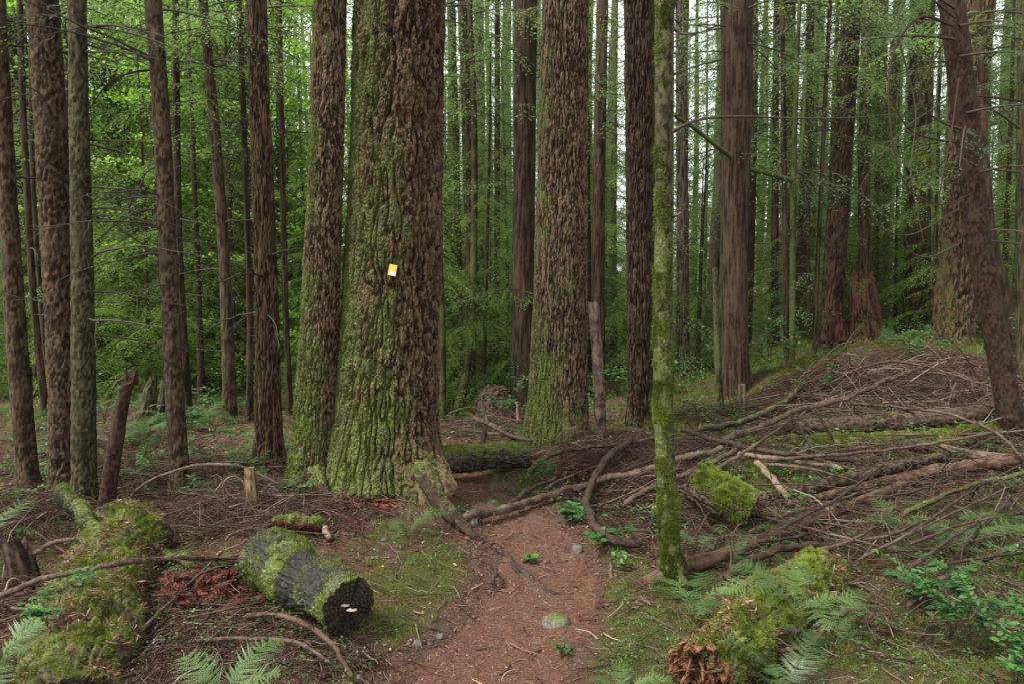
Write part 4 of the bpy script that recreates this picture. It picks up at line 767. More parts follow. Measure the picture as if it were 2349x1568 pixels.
# ------------------------------------------------------------------ forest floor: litter, moss carpet, chips
def view_pts(n, y0, y1, rng, spread=0.72):
    y = y0 * np.exp(rng.random(n) * math.log(y1 / y0)); x = (rng.random(n) * 2 - 1) * (spread * y + 0.3); return x, y
rg = np.random.default_rng(5)
n = 130000; x, y = view_pts(n, 2.4, 12, rg); mmk = moss_mask(x, y); keep = rg.random(n) > np.clip(mmk * 1.5 - .15, 0, .9); x, y = x[keep], y[keep]; n = len(x)
az = rg.random(n) * 6.283; p = np.stack([x, y, ground_z(x, y) + 0.005 + rg.random(n) * .008], 1)
d = unit(np.stack([np.cos(az), np.sin(az), rg.normal(0, .22, n)], 1)); sd = unit(np.cross(d, rnd_unit(n, rg) * .5 + np.array([0, 0, 1.0])))
sc_ = np.clip(y / 3.5, .8, 2.4)
V, Q = blades(p, d, sd, rg.uniform(.008, .030, n) * sc_, rg.uniform(.0015, .0048, n) * sc_)
lm = MB(); lm.add(V, Q, tint=np.repeat(np.clip(rg.normal(.40, .30, n), 0, 1), 4)); tag(lm.obj('needle_litter', M['litter']), kind='stuff')
n = 420000; x, y = view_pts(n, 2.4, 13, rg); mmk = moss_mask(x, y); keep = rg.random(n) < np.clip(mmk * 2.2 - .5, 0, 1); x, y = x[keep], y[keep]; n = len(x)
cl = np.clip(.55 + fbm(np.stack([x, y, 0 * x], 1) * 9, 3), .1, 1.5)
p = np.stack([x, y, ground_z(x, y)], 1); d = unit(rnd_unit(n, rg) * .75 + np.array([0, 0, .8])); sd = unit(np.cross(d, rnd_unit(n, rg))); s_ = np.clip(y / 3.2, .85, 3.0)[:, None]
L = (.017 * rg.uniform(.5, 1.4, n) * (.15 + 1.5 * cl))[:, None] * s_; wd = .0013 * s_
VV = np.stack([p - sd * wd - d * .006, p + sd * wd - d * .006, p + d * L], 1).reshape(-1, 3)
t = np.clip(.12 + .36 * cl + rg.normal(0, .15, n), 0, 1)
mm_ = MB(); mm_.add(VV, None, np.arange(3 * n).reshape(-1, 3), tint=np.repeat(t, 3) + np.tile([-.1, -.1, .1], n)); tag(mm_.obj('ground_moss', M['moss']), kind='stuff')
n = 9000; x, y = view_pts(n, 2.4, 10, rg); pd = np.abs(x - path_x(y)) / path_w(y); keep = rg.random(n) < np.where(pd < .8, .35, 1); x, y = x[keep], y[keep]; n = len(x); s_ = np.clip(y / 3.5, .8, 2)
p = np.stack([x, y, ground_z(x, y) + .006 + rg.random(n) * .012], 1); d = unit(rnd_unit(n, rg) * [1, 1, .25]); sd = unit(np.cross(d, rnd_unit(n, rg) * .5 + np.array([0, 0, 1.0])))
V, Q = blades(p, d, sd, rg.uniform(.008, .034, n) * s_, rg.uniform(.005, .014, n) * s_); db = MB(); db.add(V, Q, tint=np.repeat(np.clip(rg.normal(.40, .33, n), 0, 1), 4)); tag(db.obj('bark_chip_litter', M['litter']), kind='stuff')
n = 5200; x, y = view_pts(n, 2.4, 11, rg); pd = np.abs(x - path_x(y)) / path_w(y); keep = rg.random(n) < np.where(pd < .9, .12, 1); x, y = x[keep], y[keep]; n = len(x)
az = rg.random(n) * 6.283; L = rg.uniform(.04, .22, n); t = np.linspace(-.5, .5, 5); PX_, PY_ = x[:, None] + np.cos(az)[:, None] * L[:, None] * t, y[:, None] + np.sin(az)[:, None] * L[:, None] * t
PZ_ = height(PX_, PY_) + .012 + (rg.normal(0, .18, n) * L)[:, None] * t + rg.random(n)[:, None] * .02; V, Q = twigs(np.stack([PX_, PY_, PZ_], -1) + rg.normal(0, .003, (n, 5, 3)), rg.uniform(.0009, .0032, n)[:, None] * np.array([1, 1, .9, .8, .5]), 3)
tl_ = MB(); tl_.add(V, Q, tint=np.repeat(np.clip(rg.normal(.5, .3, n), 0, 1), 15)); tag(tl_.obj('twig_litter', M['twig']), kind='stuff')
n = 14000; x, y = view_pts(n, 2.4, 12, rg); cm = .5 + 1.2 * fbm(np.stack([x, y, 0 * x + 8], 1) * 1.1, 3); pd = np.abs(x - path_x(y)) / path_w(y); keep = (rg.random(n) < np.clip(cm, .02, 1) * np.where(x > 0, 1, .6)) & (pd > 1.15); x, y = x[keep], y[keep]; n = len(x)
c0 = np.repeat(np.stack([x, y, ground_z(x, y)], 1), 5, 0); m5 = len(c0); s_ = np.clip(np.repeat(y, 5) / 4, .8, 2.2); st_ = rg.normal(0, 1, (m5, 3)) * np.array([.022, .022, 0]) * s_[:, None] + np.stack([0 * s_, 0 * s_, rg.uniform(.01, .07, m5) * s_], 1)
d = unit(rg.normal(0, 1, (m5, 3)) * [1, 1, .3]); sd = unit(np.cross(d, np.array([0, 0, 1.0]) + rg.normal(0, .4, (m5, 3)))); V, Q = blades(c0 + st_, d, sd, rg.uniform(.010, .026, m5) * s_, rg.uniform(.007, .014, m5) * s_)
gc = MB(); gc.add(V, Q, tint=np.repeat(np.clip(rg.normal(.5, .2, m5), 0, 1), 4)); tag(gc.obj('ground_cover', M['berry']), kind='stuff')
# gravel
n = 900; y = 2.5 * np.exp(rg.random(n) * math.log(6.5 / 2.5)); x = path_x(y) + path_w(y) * np.clip(rg.normal(0, .6, n), -1.3, 1.3)
gb = MB(); k_ = np.array([[1, 0, 0], [-1, 0, 0], [0, 1, 0], [0, -1, 0], [0, 0, 1], [0, 0, -1]], float); f_ = np.array([[0, 2, 4], [2, 1, 4], [1, 3, 4], [3, 0, 4], [2, 0, 5], [1, 2, 5], [3, 1, 5], [0, 3, 5]])
r_ = rg.uniform(.003, .009, n); V = np.stack([x, y, ground_z(x, y) + .004], 1)[:, None] + k_[None] * r_[:, None, None] * rg.uniform(.6, 1.3, (n, 6, 1)); gb.add(V.reshape(-1, 3), None, (f_[None] + np.arange(n)[:, None, None] * 6).reshape(-1, 3))
tag(gb.obj('gravel', M['stone'], smooth=False), kind='stuff')
# ------------------------------------------------------------------ stones
def stone(px, py, w, h, label, m='stone', group=None, seed=0, flat=.6):
    c = A(px, py); s = mpp(c); r = w * s / 2; u = np.linspace(0, math.pi, 14); v = np.arange(20) * 2 * math.pi / 20
    D = np.stack([np.sin(u)[:, None] * np.cos(v), np.sin(u)[:, None] * np.sin(v), np.cos(u)[:, None] + 0 * v], -1).reshape(-1, 3)
    D = D * (1 + .28 * fbm(D * 1.3 + seed * 3.1, 3) - .12 * np.abs(perlin(D * 2.5 + seed)))[:, None]
    V = D * np.array([r, r * .9, r * h / w * 1.15]); V = V + c + [0, r * .5, r * h / w * .02]
    mb = MB(); mb.add(V, grid_q(14, 20), moss=.25 + .5 * D[:, 2]); return tag(mb.obj('stone', M[m], None, c, smooth=True), label, 'stone', group)
for a in [(1277, 1438, 66, 36, 'flat grey green stone embedded in the path', 'stone_mossy'), (1075, 1200, 42, 22, 'small mossy boulder beside the big root and pole end', 'stone_mossy'), (1325, 1268, 34, 34, 'upright grey stone at the right edge of the path', 'stone'),
          (1312, 1282, 16, 12, 'dark pebble against the upright grey stone', 'stone'), (1010, 1462, 20, 14, 'pale pebble nearest the moss on the left of the path', 'stone'), (955, 1482, 24, 22, 'angular grey stone by the end of the black wet log', 'stone'),
          (985, 1475, 17, 12, 'rounded pale pebble right of the angular grey stone', 'stone'), (935, 1475, 15, 12, 'small pebble left of the angular grey stone', 'stone'), (1300, 1490, 22, 20, 'grey pebble at the right side of the path below the flat stone', 'stone'),
          (1230, 1478, 14, 10, 'brownish pebble under the flat grey green stone', 'stone'), (845, 1500, 20, 14, 'half buried stone under the black log end', 'stone'), (820, 1560, 24, 16, 'pale stone at the bottom edge left of the path', 'stone'),
          (1130, 1160, 30, 24, 'mossy rock behind the long straight pole', 'stone_mossy'), (1105, 1178, 22, 12, 'low rock between the big root and the pole', 'stone_mossy'), (1060, 1170, 16, 10, 'little light stone near the pole end', 'stone'),
          (880, 1240, 18, 12, 'pale stone under the fern at the big fir foot', 'stone'), (1392, 1065, 22, 12, 'whitish lump at the foot of the broken dead pole', 'stone')]:
    stone(*a[:5], m=a[5], seed=a[0])
for k in range(46):
    yv = 2.55 * math.exp(rg.random() * math.log(5.6 / 2.55)); xv = float(path_x(yv)) + float(path_w(yv)) * rg.normal(0, .75); c = ground_z(np.array([xv]), np.array([yv]))[0]
    v = np.array([xv, yv * cp - (c - EYE) * sp, 0]); py = CY - F * ((c - EYE) * cp + yv * sp) / v[1]; px = CX + F * xv / v[1]
    stone(px, py, rg.uniform(6, 13), rg.uniform(4, 8), 'tiny pebble among the needles on the path', group='tiny pebbles strewn over the path', seed=k + 7)
# chips and twigs on the path
for k in range(110):
    yv = 2.5 * math.exp(rg.random() * math.log(5.8 / 2.5)); xv = float(path_x(yv)) + float(path_w(yv)) * rg.normal(0, .8); z = ground_z(np.array([xv]), np.array([yv]))[0] + .008
    L = rg.uniform(.04, .16); a = rg.random() * 6.283; P = curve(np.array([[0, 0, 0], [L * .5 * math.cos(a), L * .5 * math.sin(a), rg.uniform(0, .008)], [L * math.cos(a + .2), L * math.sin(a + .2), 0]]), 8)
    V, Q, _, _ = tube(P, np.linspace(1, .6, 8) * rg.uniform(.0022, .005), 5); mb = MB(); mb.add(V + RNG.normal(0, .0006, V.shape), Q, tint=rg.uniform(.15, 1)); o = mb.obj('twig', M['twig' if k % 3 else 'litter']); o.location = (xv, yv, z)
    tag(o, 'short broken twig lying loose on the brown path', 'twig', 'short twigs strewn along the path')
# ------------------------------------------------------------------ brush: tangles of dead twigs
def brush(px, py, rx, ry, n, hmax, Ls, seed, tint=.45, rr=(.0018, .0050), label=None):
    rng = np.random.default_rng(seed); c = A(px, py); a = rng.random(n) * 6.283; r = np.sqrt(rng.random(n))
    x, y = c[0] + rx * r * np.cos(a), c[1] + ry * r * np.sin(a); ok = np.abs(x - path_x(y)) > path_w(y) * .95; x, y = x[ok], y[ok]; n = len(x)
    az = rng.random(n) * 6.283; L = rng.uniform(*Ls, n); t = np.linspace(0, 1, 9); dx, dy = np.cos(az), np.sin(az)
    bend = rng.normal(0, .22, n)[:, None] * L[:, None]
    X = x[:, None] + dx[:, None] * L[:, None] * (t - .5) - dy[:, None] * bend * np.sin(t * 3.14); Y = y[:, None] + dy[:, None] * L[:, None] * (t - .5) + dx[:, None] * bend * np.sin(t * 3.14)
    hh = hmax * rng.random(n) ** 1.8 * (1.1 - r[ok]); base = rng.random(n) * hmax * .45 * (1.1 - r[ok])
    Z = height(X, Y) + .006 + base[:, None] + hh[:, None] * np.sin(t * math.pi * rng.uniform(.6, 1.3, n)[:, None] + rng.uniform(-.3, .8, n)[:, None]).clip(-.1) + (rng.normal(0, .12, n) * L)[:, None] * (t - .3)
    P = np.stack([X, Y, Z], -1) + np.cumsum(rng.normal(0, .004, (n, 9, 3)), 1)
    P[..., 2] = np.maximum(P[..., 2], height(P[..., 0], P[..., 1]) + .002)
    r0 = rng.uniform(*rr, n) * rng.choice([.6, .8, 1, 1.3], n); R = r0[:, None] * (1 - .85 * t)
    V, Q = twigs(P, R, 3); mb = MB()
    for g in range(3):
        i = rng.integers(1, 7, n); p0 = P[np.arange(n), i]; tg = unit(P[np.arange(n), i + 1] - p0); d2 = unit(tg + unit(rng.normal(size=(n, 3))) * .8); l = L * rng.uniform(.12, .4, n)
        C = p0[:, None] + d2[:, None] * l[:, None, None] * t[None, :, None] + np.cumsum(rng.normal(0, .004, (n, 9, 3)), 1) - np.array([0, 0, .2]) * (l[:, None, None] * t[None, :, None] ** 2); C[..., 2] = np.maximum(C[..., 2], height(C[..., 0], C[..., 1]) + .002)
        V2, Q2 = twigs(C, (r0 * .55)[:, None] * (1 - .85 * t), 3); mb.add(V2, Q2, tint=np.repeat(np.clip(rng.normal(tint, .22, n), 0, 1), 27))
    mb.add(V, Q, tint=np.repeat(np.clip(rng.normal(tint + .12, .26, n), 0, 1), 27))
    tag(mb.obj('brush_twigs', M['twig']), kind='stuff')
for a in [(2060, 905, 1.5, .9, 1000, .36, (.4, 1.5), 1, .5, (.003, .0085)), (2280, 960, .9, .9, 350, .35, (.3, 1.1), 2, .45, (.0025, .007)), (1880, 900, .8, .7, 350, .25, (.3, 1.0), 3, .3, (.0025, .007)), (1640, 1200, .55, .5, 620, .14, (.2, .7), 4, .35), (1500, 1130, .55, .7, 700, .16, (.2, .8), 5, .3),
          (1450, 1070, .6, .7, 350, .14, (.2, .9), 6, .3), (1760, 1040, .9, .7, 450, .18, (.3, 1.0), 7, .4), (2080, 1060, 1.1, .6, 420, .16, (.3, 1.0), 8, .45), (1960, 1260, .8, .5, 420, .16, (.2, .8), 9, .45), (2220, 1180, .7, .7, 420, .24, (.3, .9), 10, .45), (2150, 1400, .6, .4, 260, .12, (.2, .6), 11, .4),
          (540, 1175, .75, .55, 800, .20, (.25, .9), 12, .42), (420, 1120, .6, .6, 420, .22, (.3, 1.0), 13, .45), (640, 1150, .35, .5, 260, .18, (.2, .7), 14, .45), (60, 1200, .7, .5, 420, .22, (.3, .9), 15, .35), (70, 1380, .4, .4, 320, .12, (.15, .6), 16, .4), (480, 1400, .45, .35, 380, .07, (.1, .45), 17, .35),
          (380, 1520, .4, .25, 260, .05, (.1, .4), 18, .3), (660, 1500, .35, .2, 260, .05, (.1, .4), 19, .35), (1130, 985, .7, .5, 300, .2, (.3, 1.0), 20, .45), (1350, 1020, .45, .4, 200, .12, (.2, .8), 21, .35), (780, 1190, .35, .25, 260, .04, (.05, .3), 22, .35), (1640, 960, .8, .8, 300, .16, (.3, 1.0), 23, .3), (250, 1080, .9, 1.0, 420, .2, (.3, 1.0), 24, .4)]:
    a = list(a); k_ = a[0] > 1500; a[4] = int(a[4] * (.6 if k_ and a[1] > 1150 else .85 if k_ else .95)); a[5] *= 1.3 if k_ else 1; brush(*a)
for k in range(34):
    px, py = rg.uniform(1480, 2380), rg.uniform(880, 1330)
    if py > 1180 and px < 1700: continue
    a = rg.normal(-.28, .35); l = rg.uniform(70, 240) * (1.25 if py < 1050 else 1); dx, dy = math.cos(a) * l, math.sin(a) * l * .8
    stick('loose dead grey brown branch lying across the brush of the right bank', [(px - dx, py - dy, rg.uniform(.03, .2)), (px, py + rg.normal(0, 10), rg.uniform(.05, .22)), (px + dx, py + dy, rg.uniform(.02, .2))], rg.uniform(.006, .015), None, ['stick', 'stick_dark', 'log', 'stick'][k % 4], 3, 'branch', 'fallen_branch', group='loose branches on the right bank', n=40, seg=7, side=.35)
for k in range(16):
    px, py = rg.uniform(-20, 690), rg.uniform(1090, 1500); a = rg.normal(-.1, .6); l = rg.uniform(60, 170); dx, dy = math.cos(a) * l, math.sin(a) * l * .8
    stick('loose thin dead branch lying in the brown brush on the left', [(px - dx, py - dy, rg.uniform(.02, .1)), (px, py, rg.uniform(.04, .14)), (px + dx, py + dy, rg.uniform(.02, .08))], rg.uniform(.005, .010), None, ['stick', 'stick_dark', 'stick_red'][k % 3], 3, 'branch', 'fallen_branch', group='loose branches in the left brush', n=40, seg=6, side=.25)
# red rotten wood heap on the left
def chunks(name, px, py, rx, ry, n, m, seed, label, cat, size=(.03, .09)):
    rng = np.random.default_rng(seed); c = A(px, py); mb = MB()
    for k in range(n):
        a, r = rng.random() * 6.283, math.sqrt(rng.random()); q = c + [rx * r * math.cos(a), ry * r * math.sin(a), 0]; q[2] = hz(q[0], q[1]) + .004 + rng.random() * .045 * (1 - r)
        d = unit(np.array([.8, -.5, .05]) + rng.normal(0, .45, 3)); L = rng.uniform(*size) * .8 * rng.choice([.5, 1, 1.6]); w = L * rng.uniform(.08, .22)
        P = curve([q - d * L, q, q + d * L], 6); V, Q, _, _ = tube(P, w * np.array([.05, .9, 1, 1, .85, .05]), 4); mb.add(V + rng.normal(0, .0035, V.shape), Q, moss=rng.uniform(-.5, .3), tone=rng.uniform(-.5, .5))
    tag(mb.obj(name, M[m], None, c, smooth=False), label, cat)
chunks('rotten_wood', 470, 1375, .26, .26, 520, 'rot', 31, 'heap of crumbled red rotten wood left of the black wet log', 'rotten wood')
chunks('rotten_wood', 1330, 1088, .20, .14, 300, 'rot', 32, 'red crumbled wood at the foot of the reddish fir', 'rotten wood', (.02, .06))
chunks('rotten_wood', 800, 1155, .30, .12, 420, 'rot', 33, 'dark red crumbly duff heaped against the foot of the marker tree', 'rotten wood', (.02, .05))
chunks('rotten_wood', 1850, 905, .55, .4, 300, 'rot', 34, 'dark red decayed wood under the twigs of the brush mound', 'rotten wood', (.05, .12))
# ------------------------------------------------------------------ ferns and small plants
def frond_mesh(seed, L=.5, wmax=.17, npair=22, droop=.5, rise=.9, lacy=True):
    rng = np.random.default_rng(seed); mb = MB(); t = np.linspace(0, 1, 30)
    ang = rise - (rise + droop) * t ** 1.2; st = L / 29; bx = np.cumsum(np.cos(ang) * st); bz = np.cumsum(np.sin(ang) * st); by = .03 * L * np.sin(t * 3 + seed)
    P = np.stack([bx, by, bz], 1) - [bx[0], by[0], bz[0]]; V, Q = twigs(P[None], (.0022 * (1.1 - t))[None], 4); mb.add(V, Q, tint=.35)
    T_ = unit(np.gradient(P, axis=0)); ts = np.linspace(.2, .995, npair); k = (ts * 29).astype(int); N_ = unit(np.cross(T_, [0, 1.0, 0]) * -1)
    u = (ts - .2) / .8; wl = wmax * np.clip((1 - u) ** .8 * (.35 + 2.2 * u) / 1.05, .02, 1.0)
    for s in (1, -1):
        for a in range(npair):
            d = unit(T_[k[a]] * (.45 + rng.normal(0, .12)) + np.array([0, s * 1.0, 0]) + N_[k[a]] * rng.normal(.0, .18)); l = wl[a] * rng.uniform(.78, 1.15); m_ = max(4, int(l / (.0085 if lacy else .02))); f = (np.arange(m_) + .4) / m_
            pc = P[k[a]] + d * (l * f)[:, None] - np.array([0, 0, 1.0]) * (l * .25 * f ** 2)[:, None]
            pl_ = (L * .8 / npair) * .62 * (1.05 - f) ** .6 * rng.uniform(.85, 1.15, m_); sdv = unit(np.cross(d, N_[k[a]]))
            for s2 in (1, -1):
                bd = unit(sdv * s2 + d * .55 + rng.normal(0, .08, (m_, 3))); V, Q = blades(pc, bd, unit(np.cross(bd, N_[k[a]])), pl_, pl_ * .62); mb.add(V, Q, tint=np.repeat(np.clip(.5 + .15 * f + rng.normal(0, .07, m_) - .12 * (s2 < 0), 0, 1), 4))
            V, Q = blades(pc[:1] * 0 + P[k[a]], d[None], sdv[None], l, .004); mb.add(V, Q, tint=.5)
    return mb.mesh('frond')
FR = [frond_mesh(1), frond_mesh(2, .5, .15, 24, .7, .7), frond_mesh(3, .45, .19, 20, .3, 1.1)]
FS = [frond_mesh(4, .55, .075, 30, .6, 1.0, False), frond_mesh(5, .5, .07, 28, .8, .8, False)]
def fern(px, py, size, nf, label, group=None, kind=FR, az0=None, lift=0, spread=6.283, pos=None, seed=0, tilt=0):
    rng = np.random.default_rng(int(px * 7 + py) + seed); c = A(px, py, lift) if pos is None else pos; t = empty('fern', c, label, 'fern', group)
    for k in range(nf):
        o = bpy.data.objects.new('frond', kind[k % len(kind)]); col.objects.link(o); o.parent = t
        if not o.data.materials: o.data.materials.append(M['fern'])
        a = (rng.random() * 6.283 if nf == 1 else k * 2.4) if az0 is None else az0 + (k / max(1, nf - 1) - .5) * spread if nf > 1 else az0
        o.rotation_euler = (rng.normal(0, .15), tilt + rng.normal(0, .18), a + rng.normal(0, .15)); s = size * rng.uniform(.8, 1.15); o.scale = (s, s, s)
    return t
fern(935, 1232, .62, 6, 'lone blue green fern at the foot of the marker tree')
fern(505, 1640, .78, 6, 'large bright fern at the bottom edge left of the path', az0=.6, spread=4.2)
fern(-20, 1240, .8, 3, 'pale fern fronds reaching in at the left border', az0=.5, spread=1.2)
fern(-10, 1540, .85, 4, 'bright fern in the bottom left corner', az0=.3, spread=2.0)
fern(790, 1285, .28, 3, 'tiny fern beside the back of the black wet log')
fern(1590, 1400, .95, 6, 'fern spreading at the foot of the thin mossy tree', az0=.6, spread=4.5)
fern(1690, 1240, .55, 4, 'fern in front of the reddish slim log, right of the mossy bolt')
fern(1680, 1300, .55, 3, 'fern hanging over the lower part of the reddish slim log', az0=-.4, spread=2)
fern(1820, 1400, .85, 5, 'big triangular fern growing on the fat nurse log', lift=.16, az0=1.2, spread=4.8)
fern(2060, 1235, .75, 4, 'fern above the shrub at mid right', az0=1.6, spread=3.6)
fern(2200, 1260, .95, 5, 'tall fern with long fronds left of the right border', az0=1.8, spread=3.4)
fern(2330, 1240, .9, 4, 'fern cut by the right border', az0=2.2, spread=3)
fern(1800, 1600, .75, 6, 'low fern in front of the fat nurse log at the bottom edge', az0=1.2, spread=4)
fern(1430, 1600, .45, 5, 'small bright fern at the bottom edge right of the path', az0=1.5, spread=3)
fern(1890, 1500, .45, 3, 'narrow fern among bare twigs in the bottom right', az0=1.8, spread=2)
fern(1150, 1105, .65, 6, 'arching sword fern at the edge of the path behind the pole', kind=FS)
fern(1120, 1160, .5, 4, 'small low sword fern close to the mossy rock', kind=FS)
fern(1190, 1140, .45, 4, 'light green fern at the mossy left foot of the reddish fir')
fern(2150, 845, .9, 4, 'fern on top of the brush mound before the flared fir', az0=1.6, spread=4)
fern(2100, 965, .7, 5, 'dark sword fern inside the brush mound', kind=FS)
fern(2230, 905, .9, 6, 'sword fern at the right of the brush mound', kind=FS)
fern(1990, 975, .55, 4, 'small fern hidden behind the brown bark log')
for k in range(80):
    y = rg.uniform(6.2, 13); px = rg.choice([rg.uniform(240, 690), rg.uniform(0, 240), rg.uniform(300, 560)]); p = at(px, 900, y); p[2] = hz(p[0], p[1])
    fern(px, y * 100, rg.uniform(.55, 1.0), 6, 'shady fern in the dense patch behind the brown brush on the left', 'ferns in the patch behind the left brush', kind=FS if k % 2 else FR, pos=p)
for k in range(26):
    y = rg.uniform(8.5, 14); px = rg.uniform(1020, 2349); p = at(px, 900, y); p[2] = hz(p[0], p[1])
    fern(px, y * 100, rg.uniform(.7, 1.2), 5, 'shady fern on the rising ground behind the fallen logs', 'ferns behind the fallen logs', kind=FS if k % 2 else FR, pos=p)
def leafy(name, px, py, h, nst, leaf, label, cat='plant', seed=0, lean=.5, per=16, group=None, pos=None, oval=.55, lift=0):
    rng = np.random.default_rng(seed); c = A(px, py, lift) if pos is None else pos; t = empty(name, c, label, cat, group); lb = MB()
    for k in range(nst):
        a = rng.random() * 6.283; L = h * rng.uniform(.7, 1.15); e = lean * rng.uniform(.3, 1.2); tt = np.linspace(0, 1, 10)[:, None]
        P = np.array([math.cos(a) * e, math.sin(a) * e, 0]) * L * tt ** 1.5 + np.array([0, 0, 1]) * L * (tt - .3 * tt ** 2); mb = MB(); V, Q = twigs(P[None], (.0035 * (1.1 - tt[:, 0]) * max(.5, h))[None], 4); mb.add(V, Q, tint=.35)
        paths = [P[3:]]
        for b in range(3):
            i = rng.integers(3, 9); d = unit(np.array([rng.normal(), rng.normal(), .5])); pp = P[i] + d * L * .4 * tt[:7] + np.array([0, 0, -.1]) * L * tt[:7] ** 2; V, Q = twigs(pp[None], (.002 * (1.1 - tt[:7, 0]) * max(.5, h))[None], 3); mb.add(V, Q, tint=.4); paths.append(pp)
        mb.obj('stem', M['twig'], t)
        for pp in paths:
            n = per; f = np.linspace(.1, 1, n) * (len(pp) - 1.01); i = f.astype(int); q = pp[i] + (pp[i + 1] - pp[i]) * (f - i)[:, None]; tg = unit(pp[i + 1] - pp[i]); sv = unit(np.cross(tg, [0, 0, 1.0])) * np.where(np.arange(n) % 2, 1, -1)[:, None]
            d = unit(sv + tg * .4 + rng.normal(0, .25, (n, 3))); nr = unit(np.array([0, 0, 1.0]) + rng.normal(0, .35, (n, 3))); s2 = unit(np.cross(d, nr)); l = (leaf * rng.uniform(.6, 1.2, n))[:, None]; w = l * oval * .5
            V = np.stack([q, q + d * l * .25 + s2 * w * .85, q + d * l * .6 + s2 * w * .9, q + d * l - nr * l * .1, q + d * l * .6 - s2 * w * .9, q + d * l * .25 - s2 * w * .85], 1); b6 = np.arange(n)[:, None] * 6
            lb.add(V.reshape(-1, 3), np.concatenate([b6 + [0, 1, 2, 3], b6 + [0, 3, 4, 5]]), tint=np.repeat(np.clip(rng.normal(.5, .15, n), 0, 1), 6))
    lb.obj('leaves', M['berry'], t); return t
leafy('berry_shrub', 2230, 1500, .50, 7, .036, 'oval leaved green shrub filling the bottom right corner', 'shrub', 1, .6, 18)
leafy('berry_shrub', 2120, 1420, .36, 4, .034, 'sparser upright sprig of oval leaves left of the corner shrub', 'shrub', 2, .5, 14)
leafy('berry_shrub', 2330, 1580, .42, 5, .036, 'low dense oval leaved shrub at the bottom right border', 'shrub', 3, .6, 18)
leafy('berry_shrub', 2330, 1330, .40, 4, .030, 'loose leafy sprig by the right border above the corner shrub', 'shrub', 4, .6, 14)
leafy('seedling', 1212, 1290, .07, 2, .045, 'tiny bright seedling alone in the middle of the path', 'plant', 5, .8, 3, oval=.7)
leafy('leafy_plant', 1310, 1200, .16, 4, .050, 'broad leaved plant beside the hooked branch at the path edge', 'plant', 6, .7, 5, oval=.8)
leafy('leafy_plant', 1385, 1255, .16, 3, .055, 'bright leaved plant on the moss under the hooked branch', 'plant', 7, .7, 5, oval=.7)
leafy('leafy_plant', 110, 1440, .18, 4, .032, 'blue green leafy sprig on the side of the left nurse log', 'plant', 8, .8, 8, lift=.2)
leafy('leafy_plant', 190, 1350, .14, 3, .026, 'small leafy trailing sprig over the left nurse log', 'plant', 9, .9, 8, lift=.3)
leafy('leafy_plant', 1250, 1110, .28, 5, .030, 'low leafy bush before the left foot of the reddish fir', 'plant', 10, .7, 9)
leafy('leafy_plant', 1420, 1310, .14, 3, .035, 'small leafy plant left of the thin mossy tree foot', 'plant', 11, .7, 5)
leafy('leafy_plant', 1290, 1510, .10, 3, .022, 'tiny three leaved plant at the right edge of the path bottom', 'plant', 12, .7, 4)
leafy('leafy_plant', 1490, 1210, .2, 4, .034, 'pale leafy plant just left of the thin mossy tree', 'plant', 13, .8, 6)
for k in range(60):
    p = A(rg.uniform(1560, 2340), rg.uniform(880, 1180)); leafy('leafy_bush', 0, 0, rg.uniform(.10, .24), 3, .03, 'small green sprout growing between the fallen sticks of the right bank', 'plant', 140 + k, .8, 6, 'sprouts among the sticks of the right bank', pos=p)
for k in range(45):
    p = A(rg.uniform(0, 700), rg.uniform(1020, 1180)); leafy('leafy_bush', 0, 0, rg.uniform(.12, .3), 3, .035, 'small green sprout growing out of the brown brush on the left', 'plant', 180 + k, .8, 7, 'sprouts in the left brush', pos=p)
for k in range(36):
    p = A(rg.uniform(1600, 2349), rg.uniform(1000, 1500)); fern(p[0] * 300, p[1] * 200, rg.uniform(.25, .5), 4, 'little fern tucked among twigs and moss on the right bank', 'little ferns on the right bank', pos=p)
for k in range(80):
    y = rg.uniform(8, 17); px = rg.uniform(-20, 2360); p = at(px, 900, y); p[2] = hz(p[0], p[1])
    leafy('leafy_bush', px, 0, rg.uniform(.4, .9), 5, .05, 'small shady bush in the undergrowth between the middle trunks', 'bush', 40 + k, .6, 9, 'undergrowth bushes between the trunks', pos=p)
# ------------------------------------------------------------------ trees behind: conifers, saplings, maples
def proto_tree(name, cat, group, label, rad, hgt, crown, leafm, seed, tm, woodm='limb', deadz=None):
    rng = np.random.default_rng(seed); t = empty(name, (0, 0, 0), label, cat, group); z = np.linspace(-.3, hgt, 40)
    P = np.stack([.02 * hgt * .12 * np.sin(z * .35 + seed), .1 * np.cos(z * .3 + seed * 2) - .1, z], 1); V, Q, D, q = tube(P, rad * (1 - z / hgt * .75).clip(.08) + rad * .35 * np.exp(-np.maximum(z, 0) / .4), 20, bark('scaly', rad * .06)); mb = MB(); mb.add(V, Q, moss=.25 * np.exp(-np.maximum(V[:, 2], 0) / .8) + .05)
    mb.obj('trunk', tm, t); mb, wood = crown; mb.obj('crown', leafm, t); wood_obj(wood, 'limbs', M[woodm], t, 3)
    if deadz:
        w2 = []
        for k in range(26):
            a = rng.random() * 6.283; L = rng.uniform(.4, 1.6); tt = np.linspace(0, 1, 10)[:, None]; d = np.array([math.cos(a), math.sin(a), rng.uniform(-.3, .2)])
            p0 = np.array([0, 0, rng.uniform(*deadz)]) + d * L * tt - np.array([0, 0, .3]) * L * tt ** 2 + np.cumsum(rng.normal(0, .02, (10, 3)), 0); w2.append((p0, .009 * (1 - .85 * tt[:, 0])))
            for b in range(4):
                i = rng.integers(3, 9); d2 = unit(d + rnd_unit(1, rng)[0] * .9); l = L * .35; w2.append((p0[i] + d2 * l * tt - np.array([0, 0, .2]) * l * tt ** 2, .004 * (1 - .8 * tt[:, 0])))
        wood_obj(w2, 'dead_twigs', M['twig_far'], t, 3)
    return t
